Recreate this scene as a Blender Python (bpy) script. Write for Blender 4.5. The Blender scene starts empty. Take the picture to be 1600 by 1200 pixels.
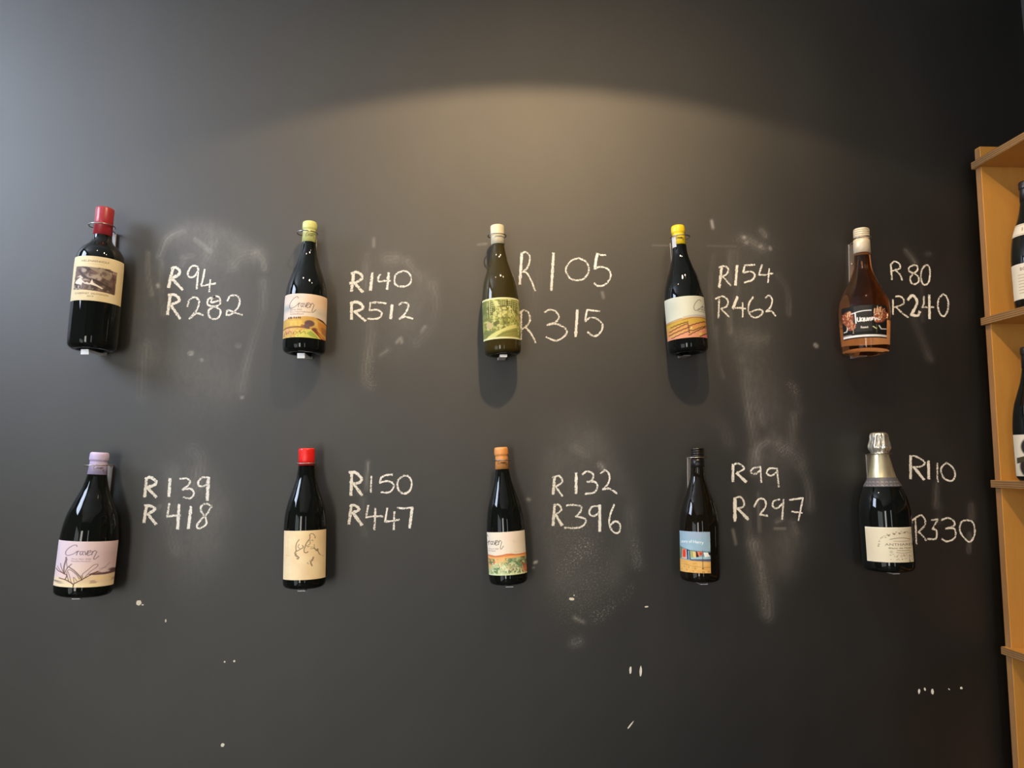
import bpy, bmesh, math, random
import numpy as np
from mathutils import Vector, Matrix, noise as mnoise

random.seed(7)
rng = np.random.default_rng(11)
SC = bpy.context.scene
COL = SC.collection
rad = math.radians

# ------------------------------------------------------------------ camera
FPX = 1150.0                                   # focal length in pixels of the 1600x1200 frame
CAM = Vector((0.0, -1.65, 1.50))
YAW, PITCH, ROLL = rad(4.2), rad(6.0), rad(0.57)
cd = bpy.data.cameras.new('camera')
cd.sensor_width = 36.0
cd.lens = FPX / 1600.0 * 36.0
cd.clip_start = 0.01
cam = bpy.data.objects.new('camera', cd)
COL.objects.link(cam)
CROT = (Matrix.Rotation(-YAW, 4, 'Z') @ Matrix.Rotation(rad(90) + PITCH, 4, 'X') @ Matrix.Rotation(-ROLL, 4, 'Z'))
cam.matrix_world = Matrix.Translation(CAM) @ CROT
SC.camera = cam

# ------------------------------------------------------------------ view, world
SC.view_settings.view_transform = 'Standard'
SC.view_settings.look = 'None'
SC.view_settings.gamma = 1.0
SC.view_settings.use_curve_mapping = False
SC.view_settings.exposure = 0.0
W = bpy.data.worlds.new('world')
SC.world = W
W.use_nodes = True
W.node_tree.nodes['Background'].inputs[0].default_value = (0.6, 0.7, 0.85, 1)
W.node_tree.nodes['Background'].inputs[1].default_value = 0.05

# light levels (the lamps and the windows themselves are built further down)
WIN_BACK = 11.5        # daylight in the shop front behind the camera
WIN_RIGHT = 5.0       # the right half of it
WIN_LEFT = 2.2        # daylight in the window of the left wall
WIN_HIGH = 26.0        # daylight in the high window by the chalk wall
SPOT_W = 68.0         # the warm ceiling spotlight over the bottles
SPOT_SIDE = 0.5
BULB = 1500.0         # glow of the bare bulbs themselves
CEIL_Z = 3.0
LAMP_X = (-0.65, 0.22, 0.66)


# ------------------------------------------------------------------ helpers
def at(px, py, Y=0.0):
    d = CROT.to_3x3() @ Vector(((px - 800.0) / FPX, -(py - 600.0) / FPX, -1.0))
    t = (Y - CAM.y) / d.y
    return CAM + d * t


def at_x(px, py, X):
    d = CROT.to_3x3() @ Vector(((px - 800.0) / FPX, -(py - 600.0) / FPX, -1.0))
    return CAM + d * ((X - CAM.x) / d.x)


def pxm(Y=0.0):
    return (CAM - Vector((0, Y, 0))).y * -1.0 / FPX      # metres per pixel, roughly, on the plane y=Y


def s2l(c):
    return tuple(((v / 255.0) / 12.92 if v / 255.0 <= 0.04045 else ((v / 255.0 + 0.055) / 1.055) ** 2.4) for v in c)


def tag(o, label=None, cat=None, group=None, kind=None):
    if label: o['label'] = label
    if cat: o['category'] = cat
    if group: o['group'] = group
    if kind: o['kind'] = kind
    return o


def empty(name, mat=None, label=None, cat=None, group=None):
    o = bpy.data.objects.new(name, None)
    COL.objects.link(o)
    o.empty_display_size = 0.02
    if mat is not None: o.matrix_world = mat
    return tag(o, label, cat, group)


def link(name, me, mat, parent=None, smooth=False):
    if mat is not None: me.materials.append(mat)
    if smooth:
        me.polygons.foreach_set('use_smooth', [True] * len(me.polygons))
    o = bpy.data.objects.new(name, me)
    COL.objects.link(o)
    if parent is not None: o.parent = parent
    return o


def from_bm(name, bm, mat, parent=None, smooth=False, bevel=0.0):
    if bevel > 0:
        bmesh.ops.bevel(bm, geom=list(bm.edges), offset=bevel, segments=2, affect='EDGES', profile=0.6)
    bmesh.ops.recalc_face_normals(bm, faces=bm.faces)
    me = bpy.data.meshes.new(name)
    bm.to_mesh(me)
    bm.free()
    return link(name, me, mat, parent, smooth)


def add_box(bm, x0, x1, y0, y1, z0, z1):
    vs = [bm.verts.new(p) for p in ((x0, y0, z0), (x1, y0, z0), (x1, y1, z0), (x0, y1, z0),
                                    (x0, y0, z1), (x1, y0, z1), (x1, y1, z1), (x0, y1, z1))]
    for f in ((3, 2, 1, 0), (4, 5, 6, 7), (0, 1, 5, 4), (1, 2, 6, 5), (2, 3, 7, 6), (3, 0, 4, 7)):
        bm.faces.new([vs[i] for i in f])


def box(name, x0, x1, y0, y1, z0, z1, mat, parent=None, bevel=0.0):
    bm = bmesh.new()
    add_box(bm, x0, x1, y0, y1, z0, z1)
    return from_bm(name, bm, mat, parent, False, bevel)


def catmull(pts, n=8, closed=False):
    P = [np.array(p, float) for p in pts]
    if len(P) < 3:
        return [P[0] + (P[-1] - P[0]) * k / n for k in range(n + 1)]
    if closed:
        E = [P[-1]] + P + [P[0], P[1]]
    else:
        E = [2 * P[0] - P[1]] + P + [2 * P[-1] - P[-2]]
    out = []
    for i in range(1, len(E) - 2):
        a, b, c, d = E[i - 1], E[i], E[i + 1], E[i + 2]
        for k in range(n):
            t = k / n
            out.append(0.5 * (2 * b + (c - a) * t + (2 * a - 5 * b + 4 * c - d) * t * t + (3 * b - a - 3 * c + d) * t ** 3))
    out.append(E[-2])
    return out


def add_tube(bm, pts, r, seg=8, closed=False):
    P = [Vector(p) for p in pts]
    n = len(P)
    rings = []
    up = Vector((0.123, 0.31, 0.94)).normalized()
    for i, p in enumerate(P):
        t = (P[(i + 1) % n] - P[i - 1]) if closed else (P[min(i + 1, n - 1)] - P[max(i - 1, 0)])
        t.normalize()
        a = t.cross(up)
        if a.length < 1e-4: a = t.cross(Vector((1, 0, 0)))
        a.normalize()
        b = t.cross(a)
        rings.append([bm.verts.new(p + (a * math.cos(2 * math.pi * k / seg) + b * math.sin(2 * math.pi * k / seg)) * r) for k in range(seg)])
    m = n if closed else n - 1
    for i in range(m):
        A, B = rings[i], rings[(i + 1) % n]
        for k in range(seg):
            bm.faces.new((A[k], A[(k + 1) % seg], B[(k + 1) % seg], B[k]))
    if not closed:
        bm.faces.new(rings[0][::-1])
        bm.faces.new(rings[-1])


def pchip(xs, ys, xq):
    xs, ys = np.array(xs, float), np.array(ys, float)
    h = np.diff(xs); d = np.diff(ys) / h
    m = np.zeros_like(xs)
    for i in range(1, len(xs) - 1):
        if d[i - 1] * d[i] > 0:
            w1, w2 = 2 * h[i] + h[i - 1], h[i] + 2 * h[i - 1]
            m[i] = (w1 + w2) / (w1 / d[i - 1] + w2 / d[i])
    m[0], m[-1] = d[0], d[-1]
    k = np.clip(np.searchsorted(xs, xq) - 1, 0, len(xs) - 2)
    t = (xq - xs[k]) / h[k]
    return ((2 * t ** 3 - 3 * t ** 2 + 1) * ys[k] + (t ** 3 - 2 * t ** 2 + t) * h[k] * m[k]
            + (-2 * t ** 3 + 3 * t ** 2) * ys[k + 1] + (t ** 3 - t ** 2) * h[k] * m[k + 1])


def lathe(name, prof, mat, parent, seg=72, wob=None, smooth=True):
    """prof: list of (r, z) from the top to the bottom; a radius of 0 closes an end."""
    vs, faces, rings = [], [], []
    for r, z in prof:
        if r < 1e-6:
            rings.append([len(vs)]); vs.append((0, 0, z))
        else:
            ids = []
            for k in range(seg):
                a = 2 * math.pi * k / seg
                rr = r if wob is None else r * wob(a, z)
                ids.append(len(vs)); vs.append((rr * math.cos(a), rr * math.sin(a), z))
            rings.append(ids)
    for A, B in zip(rings, rings[1:]):
        for k in range(seg):
            k2 = (k + 1) % seg
            if len(A) == 1 and len(B) == 1: continue
            if len(A) == 1: faces.append((A[0], B[k], B[k2]))
            elif len(B) == 1: faces.append((A[k2], A[k], B[0]))
            else: faces.append((A[k2], A[k], B[k], B[k2]))
    me = bpy.data.meshes.new(name)
    me.from_pydata(vs, [], faces)
    me.update()
    o = link(name, me, mat, parent, smooth)
    return o


# ------------------------------------------------------------------ materials
class NT:
    def __init__(self, name):
        self.m = bpy.data.materials.new(name)
        self.m.use_nodes = True
        self.t = self.m.node_tree
        self.b = self.t.nodes['Principled BSDF']
        self.out = self.t.nodes['Material Output']

    def n(self, typ, **kw):
        nd = self.t.nodes.new(typ)
        for k, v in kw.items():
            if isinstance(k, str) and hasattr(nd, k): setattr(nd, k, v)
        return nd

    def l(self, a, b): self.t.links.new(a, b)

    def noise(self, scale, detail=4, rough=0.5, vec=None, dist=0.0):
        nd = self.n('ShaderNodeTexNoise')
        nd.inputs['Scale'].default_value = scale
        nd.inputs['Detail'].default_value = detail
        nd.inputs['Roughness'].default_value = rough
        nd.inputs['Distortion'].default_value = dist
        if vec is not None: self.l(vec, nd.inputs['Vector'])
        return nd.outputs['Fac']

    def coord(self, scale=(1, 1, 1), rot=(0, 0, 0)):
        tc = self.n('ShaderNodeTexCoord')
        mp = self.n('ShaderNodeMapping')
        mp.inputs['Scale'].default_value = scale
        mp.inputs['Rotation'].default_value = rot
        self.l(tc.outputs['Object'], mp.inputs['Vector'])
        return mp.outputs['Vector']

    def ramp(self, fac, stops):
        r = self.n('ShaderNodeValToRGB')
        e = r.color_ramp.elements
        while len(e) < len(stops): e.new(0.5)
        for el, (p, c) in zip(e, stops):
            el.position = p
            el.color = (c, c, c, 1) if isinstance(c, (int, float)) else tuple(c) + (1,)
        self.l(fac, r.inputs['Fac'])
        return r.outputs['Color']

    def math(self, op, a, b=None, clamp=False):
        m = self.n('ShaderNodeMath', operation=op)
        m.use_clamp = clamp
        for i, v in enumerate((a, b)):
            if v is None: continue
            if isinstance(v, (int, float)): m.inputs[i].default_value = v
            else: self.l(v, m.inputs[i])
        return m.outputs[0]

    def mix(self, fac, a, b):
        m = self.n('ShaderNodeMix', data_type='RGBA')
        for s, v in ((m.inputs[0], fac), (m.inputs[6], a), (m.inputs[7], b)):
            if isinstance(v, (int, float)): s.default_value = v
            elif isinstance(v, tuple): s.default_value = v + (1,) if len(v) == 3 else v
            else: self.l(v, s)
        return m.outputs[2]

    def bump(self, h, strength, dist):
        b = self.n('ShaderNodeBump')
        b.inputs['Strength'].default_value = strength
        b.inputs['Distance'].default_value = dist
        self.l(h, b.inputs['Height'])
        self.l(b.outputs['Normal'], self.b.inputs['Normal'])

    def set(self, **kw):
        names = dict(color='Base Color', rough='Roughness', metal='Metallic', spec='Specular IOR Level', ior='IOR',
                     trans='Transmission Weight', coat='Coat Weight', coatr='Coat Roughness', em='Emission Color', ems='Emission Strength')
        for k, v in kw.items():
            s = self.b.inputs[names[k]]
            if hasattr(v, 'node'): self.l(v, s)
            elif isinstance(v, tuple): s.default_value = v + (1,) if len(v) == 3 else v
            else: s.default_value = v
        return self.m


def speckled(name, col, rough, var=0.12, scale=60, **kw):
    t = NT(name)
    f = t.noise(scale, 3, 0.6, t.coord())
    lo = tuple(c * (1 - var) for c in col); hi = tuple(min(1, c * (1 + var)) for c in col)
    return t.set(color=t.mix(f, lo, hi), rough=rough, **kw)


def m_wall():
    t = NT('chalkboard_paint')
    co = t.coord()
    big = t.noise(2.3, 3, 0.5, co)
    fine = t.noise(420, 2, 0.5, co)
    streak = t.noise(14, 4, 0.6, t.coord((1.0, 1, 0.12)))
    base = t.mix(t.math('MULTIPLY', big, 0.8, True), WALL_LO, WALL_HI)
    at_ = t.n('ShaderNodeAttribute', attribute_name='chalk_dust')
    at2 = t.n('ShaderNodeAttribute', attribute_name='chalk_speck')
    g1 = t.noise(95, 5, 0.7, t.coord((1.0, 1, 0.55)))
    mod = t.math('ADD', t.math('MULTIPLY', g1, 1.5), t.math('MULTIPLY', streak, 0.5))
    d1 = t.math('MULTIPLY', at_.outputs['Fac'], mod)
    sp = t.ramp(t.noise(260, 3, 0.6, co), [(0.52, 0.0), (0.66, 1.0)])
    d2 = t.math('MULTIPLY', at2.outputs['Fac'], sp)
    haze = t.math('MULTIPLY', t.ramp(t.noise(5, 5, 0.6, t.coord((1, 1, 0.5))), [(0.45, 0.0), (0.75, 1.0)]), 0.012)
    fac = t.math('ADD', t.math('ADD', d1, d2), haze, True)
    col = t.mix(fac, base, (0.66, 0.64, 0.60))
    bp = t.n('ShaderNodeBump')
    bp.inputs['Strength'].default_value = 0.12
    bp.inputs['Distance'].default_value = 0.0006
    t.l(fine, bp.inputs['Height'])
    # matt paint under an even satin sheen
    df = t.n('ShaderNodeBsdfDiffuse')
    t.l(col, df.inputs['Color']); t.l(bp.outputs['Normal'], df.inputs['Normal'])
    gl = t.n('ShaderNodeBsdfAnisotropic'); gl.distribution = 'BECKMANN'
    gl.inputs['Color'].default_value = (1, 0.97, 0.92, 1)
    t.l(t.math('ADD', t.math('MULTIPLY', big, 0.06), WALL_ROUGH), gl.inputs['Roughness'])
    t.l(bp.outputs['Normal'], gl.inputs['Normal'])
    fr = t.n('ShaderNodeFresnel')
    fr.inputs['IOR'].default_value = WALL_IOR
    k = t.math('MULTIPLY', fr.outputs['Fac'], t.math('SUBTRACT', 1.0, fac, True), True)
    mx = t.n('ShaderNodeMixShader')
    t.l(k, mx.inputs[0]); t.l(df.outputs[0], mx.inputs[1]); t.l(gl.outputs[0], mx.inputs[2])
    t.l(mx.outputs[0], t.out.inputs['Surface'])
    t.t.nodes.remove(t.b)
    return t.m


WALL_LO, WALL_HI = (0.0032, 0.0038, 0.0038), (0.0052, 0.0059, 0.0058)
WALL_ROUGH, WALL_IOR = 0.54, 1.8


def m_chalk():
    t = NT('white_chalk')
    co = t.coord()
    g = t.noise(400, 4, 0.75, co)
    a = t.n('ShaderNodeAttribute', attribute_name='edge')
    v = t.math('ADD', t.math('MULTIPLY', g, 1.9), t.math('MULTIPLY', a.outputs['Fac'], 0.95))
    alpha = t.ramp(t.math('MULTIPLY', t.math('SUBTRACT', v, 1.19), 4.5, True), [(0.0, 0.0), (1.0, 1.0)])
    t.l(alpha, t.b.inputs['Alpha'])
    return t.set(color=(0.87, 0.86, 0.80), rough=0.95, spec=0.1)


def m_wood(name, a, b, rough=0.5, rot=(0, 0, 0), scale=1.0, ply=False):
    t = NT(name)
    co = t.coord((scale * 3, scale * 3, scale * 0.5), rot)
    n1 = t.noise(6, 6, 0.6, co, 0.6)
    n2 = t.noise(60, 3, 0.6, co, 0.2)
    f = t.math('ADD', t.math('MULTIPLY', n1, 0.75), t.math('MULTIPLY', n2, 0.25), True)
    c = t.mix(t.ramp(f, [(0.3, 0.0), (0.7, 1.0)]), a, b)
    if ply:
        w = t.n('ShaderNodeTexWave', wave_type='BANDS', bands_direction='Z')
        w.inputs['Scale'].default_value = 65
        w.inputs['Distortion'].default_value = 0.3
        t.l(t.coord(), w.inputs['Vector'])
        c = t.mix(t.math('MULTIPLY', t.ramp(w.outputs['Fac'], [(0.4, 0.0), (0.6, 1.0)]), 0.75), c, tuple(x * 0.28 for x in a))
    t.bump(n2, 0.06, 0.001)
    return t.set(color=c, rough=rough)


def m_paint(name):
    """printed paper: the print is stored per vertex"""
    t = NT(name)
    a = t.n('ShaderNodeAttribute', attribute_name='print')
    f = t.noise(500, 2, 0.5, t.coord())
    c = t.mix(t.math('MULTIPLY', f, 0.03), a.outputs['Color'], (0.4, 0.38, 0.35))
    return t.set(color=c, rough=0.6, spec=0.2)


def m_glass(name, col, rough=0.02):
    t = NT(name)
    f = t.noise(18, 2, 0.5, t.coord())
    c = t.mix(f, tuple(x * 0.8 for x in col), col)
    t.bump(t.noise(9, 2, 0.5, t.coord()), 0.03, 0.002)
    return t.set(color=c, rough=rough, spec=0.36, ior=1.5)


def m_emit(name, col, s):
    t = NT(name)
    return t.set(color=(0.6, 0.6, 0.6), em=col, ems=s, rough=0.4)


M = {}
M['wall'] = m_wall()
M['chalk'] = m_chalk()
M['plaster'] = speckled('cream_plaster', (0.42, 0.39, 0.34), 0.85, 0.05, 30)
M['ceiling'] = speckled('white_ceiling_paint', (0.84, 0.82, 0.77), 0.9, 0.03, 30)
M['plaster_dark'] = speckled('dark_plaster', (0.16, 0.14, 0.12), 0.85, 0.05, 30)
M['charcoal'] = speckled('charcoal_wall_paint', (0.055, 0.055, 0.052), 0.9, 0.08, 30, spec=0.15)
M['floor'] = m_wood('floor_boards', (0.07, 0.065, 0.058), (0.12, 0.11, 0.098), 0.45, (rad(90), 0, 0))
M['ply'] = m_wood('birch_plywood', (0.50, 0.235, 0.045), (0.60, 0.30, 0.065), 0.42, scale=0.8)
M['ply_edge'] = m_wood('plywood_edge', (0.27, 0.145, 0.055), (0.36, 0.20, 0.075), 0.5, ply=True)
M['ply_front'] = m_wood('oiled_edge_strip', (0.26, 0.13, 0.05), (0.36, 0.19, 0.07), 0.5)
M['case_back'] = m_wood('darkened_case_back', (0.035, 0.022, 0.014), (0.055, 0.034, 0.020), 0.9)  # darkened in place of shelved bottles, to cut orange bounce on the wall
M['steel'] = speckled('brushed_steel', (0.50, 0.48, 0.45), 0.38, 0.15, 90, metal=0.85)
M['wire'] = speckled('steel_wire', (0.45, 0.42, 0.38), 0.28, 0.1, 90, metal=1.0)
M['tab'] = speckled('bright_steel_tab', (0.80, 0.80, 0.80), 0.45, 0.06, 90, metal=0.3)
M['frame'] = speckled('dark_window_frame', (0.05, 0.05, 0.05), 0.5, 0.1, 30)
M['chip'] = speckled('bare_white_plaster', (0.85, 0.82, 0.74), 0.9, 0.05, 300)
M['dark_metal'] = speckled('black_lamp_metal', (0.03, 0.03, 0.03), 0.4, 0.1, 50)
M['day_back'] = m_emit('daylight_pane', (1.0, 0.97, 0.90), WIN_BACK)
M['day_right'] = m_emit('daylight_right_pane', (0.95, 0.96, 0.98), WIN_RIGHT)
M['day_left'] = m_emit('daylight_side_pane', (0.86, 0.94, 1.0), WIN_LEFT)
M['day_high'] = m_emit('daylight_high_pane', (0.66, 0.77, 0.98), WIN_HIGH)
M['bulb'] = m_emit('warm_bulb', (1.0, 0.76, 0.46), BULB)
M['bulb_side'] = m_emit('dim_warm_bulb', (1.0, 0.78, 0.50), BULB * 0.45)
M['print'] = m_paint('printed_label_paper')
M['ink'] = speckled('dark_printing_ink', (0.06, 0.05, 0.04), 0.6, 0.1, 200)
M['glass_black'] = m_glass('black_wine_glass', (0.0045, 0.006, 0.0055))
M['glass_brown'] = m_glass('dark_brown_wine_glass', (0.007, 0.0055, 0.0035))
M['glass_olive'] = m_glass('olive_wine_glass', (0.042, 0.032, 0.008))


# ------------------------------------------------------------------ the room
XL, XR, YB = -1.95, 1.42, -4.6
WX0, WX1, WZ0, WZ1 = -1.45, 1.30, 0.62, 2.85

DUST = [
    ([(232, 395), (232, 430), (237, 460)], 4, .16), ([(250, 400), (262, 372), (285, 360)], 6, .10),
    ([(262, 372), (300, 358), (340, 362), (380, 385), (405, 400)], 18, .05), ([(330, 375), (325, 400)], 14, .04), ([(305, 374), (318, 384), (328, 392)], 4, .13),
    ([(318, 415), (326, 400), (335, 385)], 9, .08), ([(285, 402), (300, 400)], 5, .10), ([(288, 410), (284, 415)], 5, .10),
    ([(362, 414), (375, 402), (400, 396)], 11, .10), ([(400, 396), (410, 405), (413, 420)], 6, .09),
    ([(412, 440), (412, 480), (402, 510), (395, 530), (385, 570), (378, 610)], 8, .055), ([(253, 410), (252, 460), (255, 490)], 5, .09),
    ([(228, 540), (225, 580), (222, 620)], 10, .05), ([(230, 430), (225, 500), (228, 560)], 26, .025), ([(320, 430), (320, 600)], 70, .036), ([(300, 380), (360, 400)], 30, .035), ([(250, 560), (360, 600)], 34, .022),
    ([(297, 552), (299, 552)], 3.5, .35), ([(371, 540), (373, 540)], 4, .15), ([(378, 621), (379, 621)], 2.5, .22),
    ([(315, 562), (316, 563)], 2.5, .2), ([(246, 445), (247, 448)], 2.5, .3),
    ([(584, 373), (584, 385)], 2.5, .14), ([(573, 400), (570, 425), (571, 450)], 7, .07), ([(606, 406), (618, 405)], 11, .09),
    ([(637, 408), (645, 420), (655, 432)], 9, .10), ([(677, 445), (683, 470), (678, 500), (665, 520), (650, 535)], 9, .045),
    ([(659, 518), (664, 511)], 3, .2), ([(620, 535), (626, 528), (628, 535)], 2.5, .16), ([(595, 555), (606, 547)], 4, .11),
    ([(577, 500), (578, 530), (575, 560), (572, 590), (578, 600)], 10, .075), ([(600, 430), (612, 520)], 58, .026), ([(640, 500), (665, 440)], 22, .025),
    ([(941, 457), (943, 465)], 2.5, .16), ([(840, 400), (836, 500)], 13, .022), ([(747, 382), (760, 381)], 1.8, .12),
    ([(1112, 345), (1114, 356)], 2.5, .30), ([(1160, 372), (1175, 378), (1192, 388)], 8, .075), ([(1190, 360), (1196, 368)], 6, .09),
    ([(1162, 371), (1164, 371)], 2.5, .22), ([(1203, 387), (1204, 389)], 2.5, .26), ([(1187, 385), (1189, 385)], 2.5, .18), ([(1165, 379), (1167, 380)], 2.5, .16),
    ([(1140, 395), (1140, 440)], 6, .07), ([(1150, 395), (1152, 440), (1150, 470)], 6, .06), ([(1115, 400), (1110, 440), (1113, 500), (1115, 530)], 5, .055),
    ([(1215, 430), (1228, 450), (1232, 470), (1233, 490)], 6, .055), ([(1139, 488), (1141, 518)], 6, .07), ([(1150, 526), (1176, 530)], 14, .05),
    ([(1186, 536), (1197, 530)], 9, .08), ([(1120, 510), (1122, 560), (1130, 590)], 4, .06), ([(1160, 560), (1163, 600), (1170, 640), (1178, 680), (1185, 720)], 9, .07),
    ([(1170, 580), (1180, 620), (1190, 660)], 8, .05), ([(1195, 600), (1215, 700)], 48, .024), ([(1240, 605), (1248, 640)], 8, .05),
    ([(1274, 539), (1276, 541)], 3, .3), ([(1105, 384), (1150, 385)], 1.5, .045), ([(1020, 383), (1055, 384)], 1.5, .06), ([(1170, 400), (1175, 520)], 56, .030), ([(1165, 540), (1195, 640)], 34, .026),
    ([(1416, 392), (1422, 400), (1429, 410)], 5.5, .17), ([(1449, 397), (1452, 397)], 5, .07), ([(1440, 445), (1442, 500)], 4, .06),
    ([(1428, 495), (1440, 530), (1452, 560)], 8, .055),
    ([(302, 705), (310, 720), (305, 760)], 13, .07), ([(270, 740), (265, 790)], 18, .035), ([(320, 760), (335, 790)], 32, .035),
    ([(272, 800), (265, 830), (272, 860)], 13, .05), ([(318, 820), (322, 845)], 38, .035), ([(250, 791), (244, 795)], 3, .10), ([(290, 740), (300, 880)], 52, .024),
    ([(575, 722), (573, 745), (573, 765)], 3.5, .13), ([(568, 780), (565, 810), (570, 835)], 6, .065), ([(561, 770), (563, 770)], 4, .12),
    ([(905, 700), (900, 780), (897, 900)], 58, .042), ([(930, 690), (985, 790), (960, 900)], 20, .022), ([(865, 720), (850, 800), (870, 900)], 22, .02), ([(900, 700), (916, 708)], 10, .06), ([(938, 725), (942, 732)], 5, .14),
    ([(985, 800), (990, 850), (995, 880)], 10, .045), ([(897, 965), (912, 972)], 3.5, .15), ([(896, 1004), (905, 1001)], 8, .10),
    ([(825, 780), (827, 781)], 2.5, .22), ([(835, 879), (838, 878)], 2, .55), ([(833, 887), (834, 887)], 2, .2),
    ([(1197, 690), (1185, 702), (1180, 740)], 8, .08), ([(1175, 705), (1171, 730)], 6, .10), ([(1218, 694), (1240, 705), (1250, 722)], 14, .065),
    ([(1250, 730), (1262, 760), (1266, 792)], 9, .06), ([(1208, 678), (1212, 684)], 8, .06), ([(1240, 650), (1240, 690)], 10, .055),
    ([(1150, 760), (1165, 790), (1170, 830), (1175, 860)], 8, .05), ([(1185, 770), (1187, 830)], 3.5, .09), ([(1145, 828), (1150, 850)], 2.5, .15),
    ([(1180, 850), (1188, 890), (1195, 930), (1198, 960)], 13, .085), ([(1190, 880), (1192, 920)], 5, .07), ([(1232, 850), (1225, 885)], 26, .04),
    ([(1213, 816), (1223, 811)], 4, .14), ([(1210, 826), (1227, 826)], 1.8, .14), ([(1240, 818), (1245, 832)], 8, .07), ([(1120, 660), (1130, 672), (1135, 690)], 15, .035),
    ([(1200, 720), (1215, 840)], 44, .030), ([(1185, 860), (1195, 930)], 26, .028),
    ([(1463, 755), (1462, 790)], 6, .075), ([(1468, 790), (1465, 815)], 8, .04), ([(1517, 790), (1518, 810)], 7, .065), ([(1515, 835), (1514, 862)], 4.5, .08),
]
SPECK = [([(915, 855), (903, 868), (880, 892)], 13, .34), ([(956, 944), (946, 955), (933, 964)], 9, .36), ([(988, 918), (978, 936)], 8, .26),
         ([(900, 840), (930, 900), (900, 940)], 40, .10), ([(1160, 375), (1200, 385)], 14, .14), ([(1232, 600), (1245, 612)], 8, .2), ([(1225, 700), (1245, 712)], 14, .16),
         ([(935, 728), (942, 733)], 7, .3), ([(1188, 890), (1196, 945)], 12, .14), ([(990, 850), (997, 885)], 10, .18), ([(895, 1003), (905, 1000)], 9, .2),
         ([(574, 560), (580, 600)], 10, .14)]


def wall_chalk():
    xs = np.concatenate([[XL], np.arange(WX0, WX1, 0.0032), [XR]])
    zs = np.concatenate([[0.0], np.arange(WZ0, WZ1, 0.0032), [CEIL_Z]])
    nx, nz = len(xs), len(zs)
    X, Z = np.meshgrid(xs, zs)
    co = np.zeros((nx * nz, 3), np.float32)
    co[:, 0] = X.ravel(); co[:, 2] = Z.ravel()
    i = np.arange(nx - 1)[None, :] + (np.arange(nz - 1) * nx)[:, None]
    quads = np.stack([i, i + 1, i + nx + 1, i + nx], -1).reshape(-1, 4)
    me = bpy.data.meshes.new('wall_back')
    me.vertices.add(nx * nz); me.vertices.foreach_set('co', co.ravel())
    me.loops.add(quads.size); me.loops.foreach_set('vertex_index', quads.ravel().astype(np.int32))
    me.polygons.add(len(quads))
    me.polygons.foreach_set('loop_start', np.arange(0, quads.size, 4, dtype=np.int32))
    me.update(calc_edges=True)
    for nm, strokes in (('chalk_dust', DUST), ('chalk_speck', SPECK)):
        D = np.zeros(nx * nz)
        for pts, w, inten in strokes:
            P = np.array([[at(*p).x, at(*p).z] for p in pts])
            Q = np.array(catmull(P, 6)) if len(P) > 2 else np.array(catmull(P, 6))
            wm = w * 0.00145
            lo, hi = Q.min(0) - 3 * wm, Q.max(0) + 3 * wm
            idx = np.nonzero((co[:, 0] > lo[0]) & (co[:, 0] < hi[0]) & (co[:, 2] > lo[1]) & (co[:, 2] < hi[1]))[0]
            if not len(idx): continue
            p = co[idx][:, [0, 2]]
            best = np.full(len(idx), 9.0); side = np.zeros(len(idx)); along = np.zeros(len(idx)); run = 0.0
            for a, b in zip(Q, Q[1:]):
                ab = b - a
                t = np.clip(((p - a) @ ab) / max(ab @ ab, 1e-12), 0, 1)
                dd = np.linalg.norm(p - a - t[:, None] * ab, axis=1)
                near = dd < best
                best = np.where(near, dd, best)
                sg = np.sign(ab[0] * (p[:, 1] - a[1]) - ab[1] * (p[:, 0] - a[0]))
                ln = float(np.hypot(*ab))
                side = np.where(near, sg * dd, side); along = np.where(near, run + t * ln, along)
                run += ln
            ph = rng.random(3) * 6.28
            # the cloth left fine streaks that follow its sweep
            streak = 0.72 + 0.30 * np.sin(side * 760 + ph[0] + 1.6 * np.sin(along * 23 + ph[1])) + 0.22 * np.sin(side * 1330 + ph[2] + np.sin(along * 41))
            streak *= 0.8 + 0.35 * np.sin(along * 31 + ph[1] + side * 60)
            D[idx] += 1.45 * inten * (np.clip(streak, 0.05, 1.5) if 2.6 < w < 17 else 1.0) * np.exp(-0.5 * (best / (wm * 0.62)) ** 2)
        at_ = me.attributes.new(nm, 'FLOAT', 'POINT')
        at_.data.foreach_set('value', np.clip(D, 0, 1).astype(np.float32))
    o = link('wall_back', me, M['wall'])
    tag(o, 'dark charcoal chalkboard wall with smudged chalk dust', kind='structure')
    return o


wall_back = wall_chalk()


def struct(o, label=None):
    return tag(o, label, kind='structure')


struct(box('wall_right', XR, XR + 0.1, YB, 0.0, 0, CEIL_Z, M['charcoal']))
struct(box('floor', XL - .1, XR + .1, YB - .1, 0.1, -0.05, 0, M['floor']))
struct(box('ceiling', XL - .1, XR + .1, YB - .1, 0.1, CEIL_Z, CEIL_Z + 0.05, M['ceiling']))


def wall_with_holes(name, axis, pos, thick, a0, a1, holes, mat):
    """a wall slab with rectangular openings; axis 'x' runs along x at y=pos, axis 'y' along y at x=pos"""
    bm = bmesh.new()
    cuts = sorted({a0, a1, *[h[0] for h in holes], *[h[1] for h in holes]})
    zc = sorted({0.0, CEIL_Z, *[h[2] for h in holes], *[h[3] for h in holes]})
    for u0, u1 in zip(cuts, cuts[1:]):
        for z0, z1 in zip(zc, zc[1:]):
            um, zm = (u0 + u1) / 2, (z0 + z1) / 2
            if any(h[0] < um < h[1] and h[2] < zm < h[3] for h in holes): continue
            if axis == 'x': add_box(bm, u0, u1, pos - thick, pos, z0, z1)
            else: add_box(bm, pos - thick, pos, u0, u1, z0, z1)
    return struct(from_bm(name, bm, mat))


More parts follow.
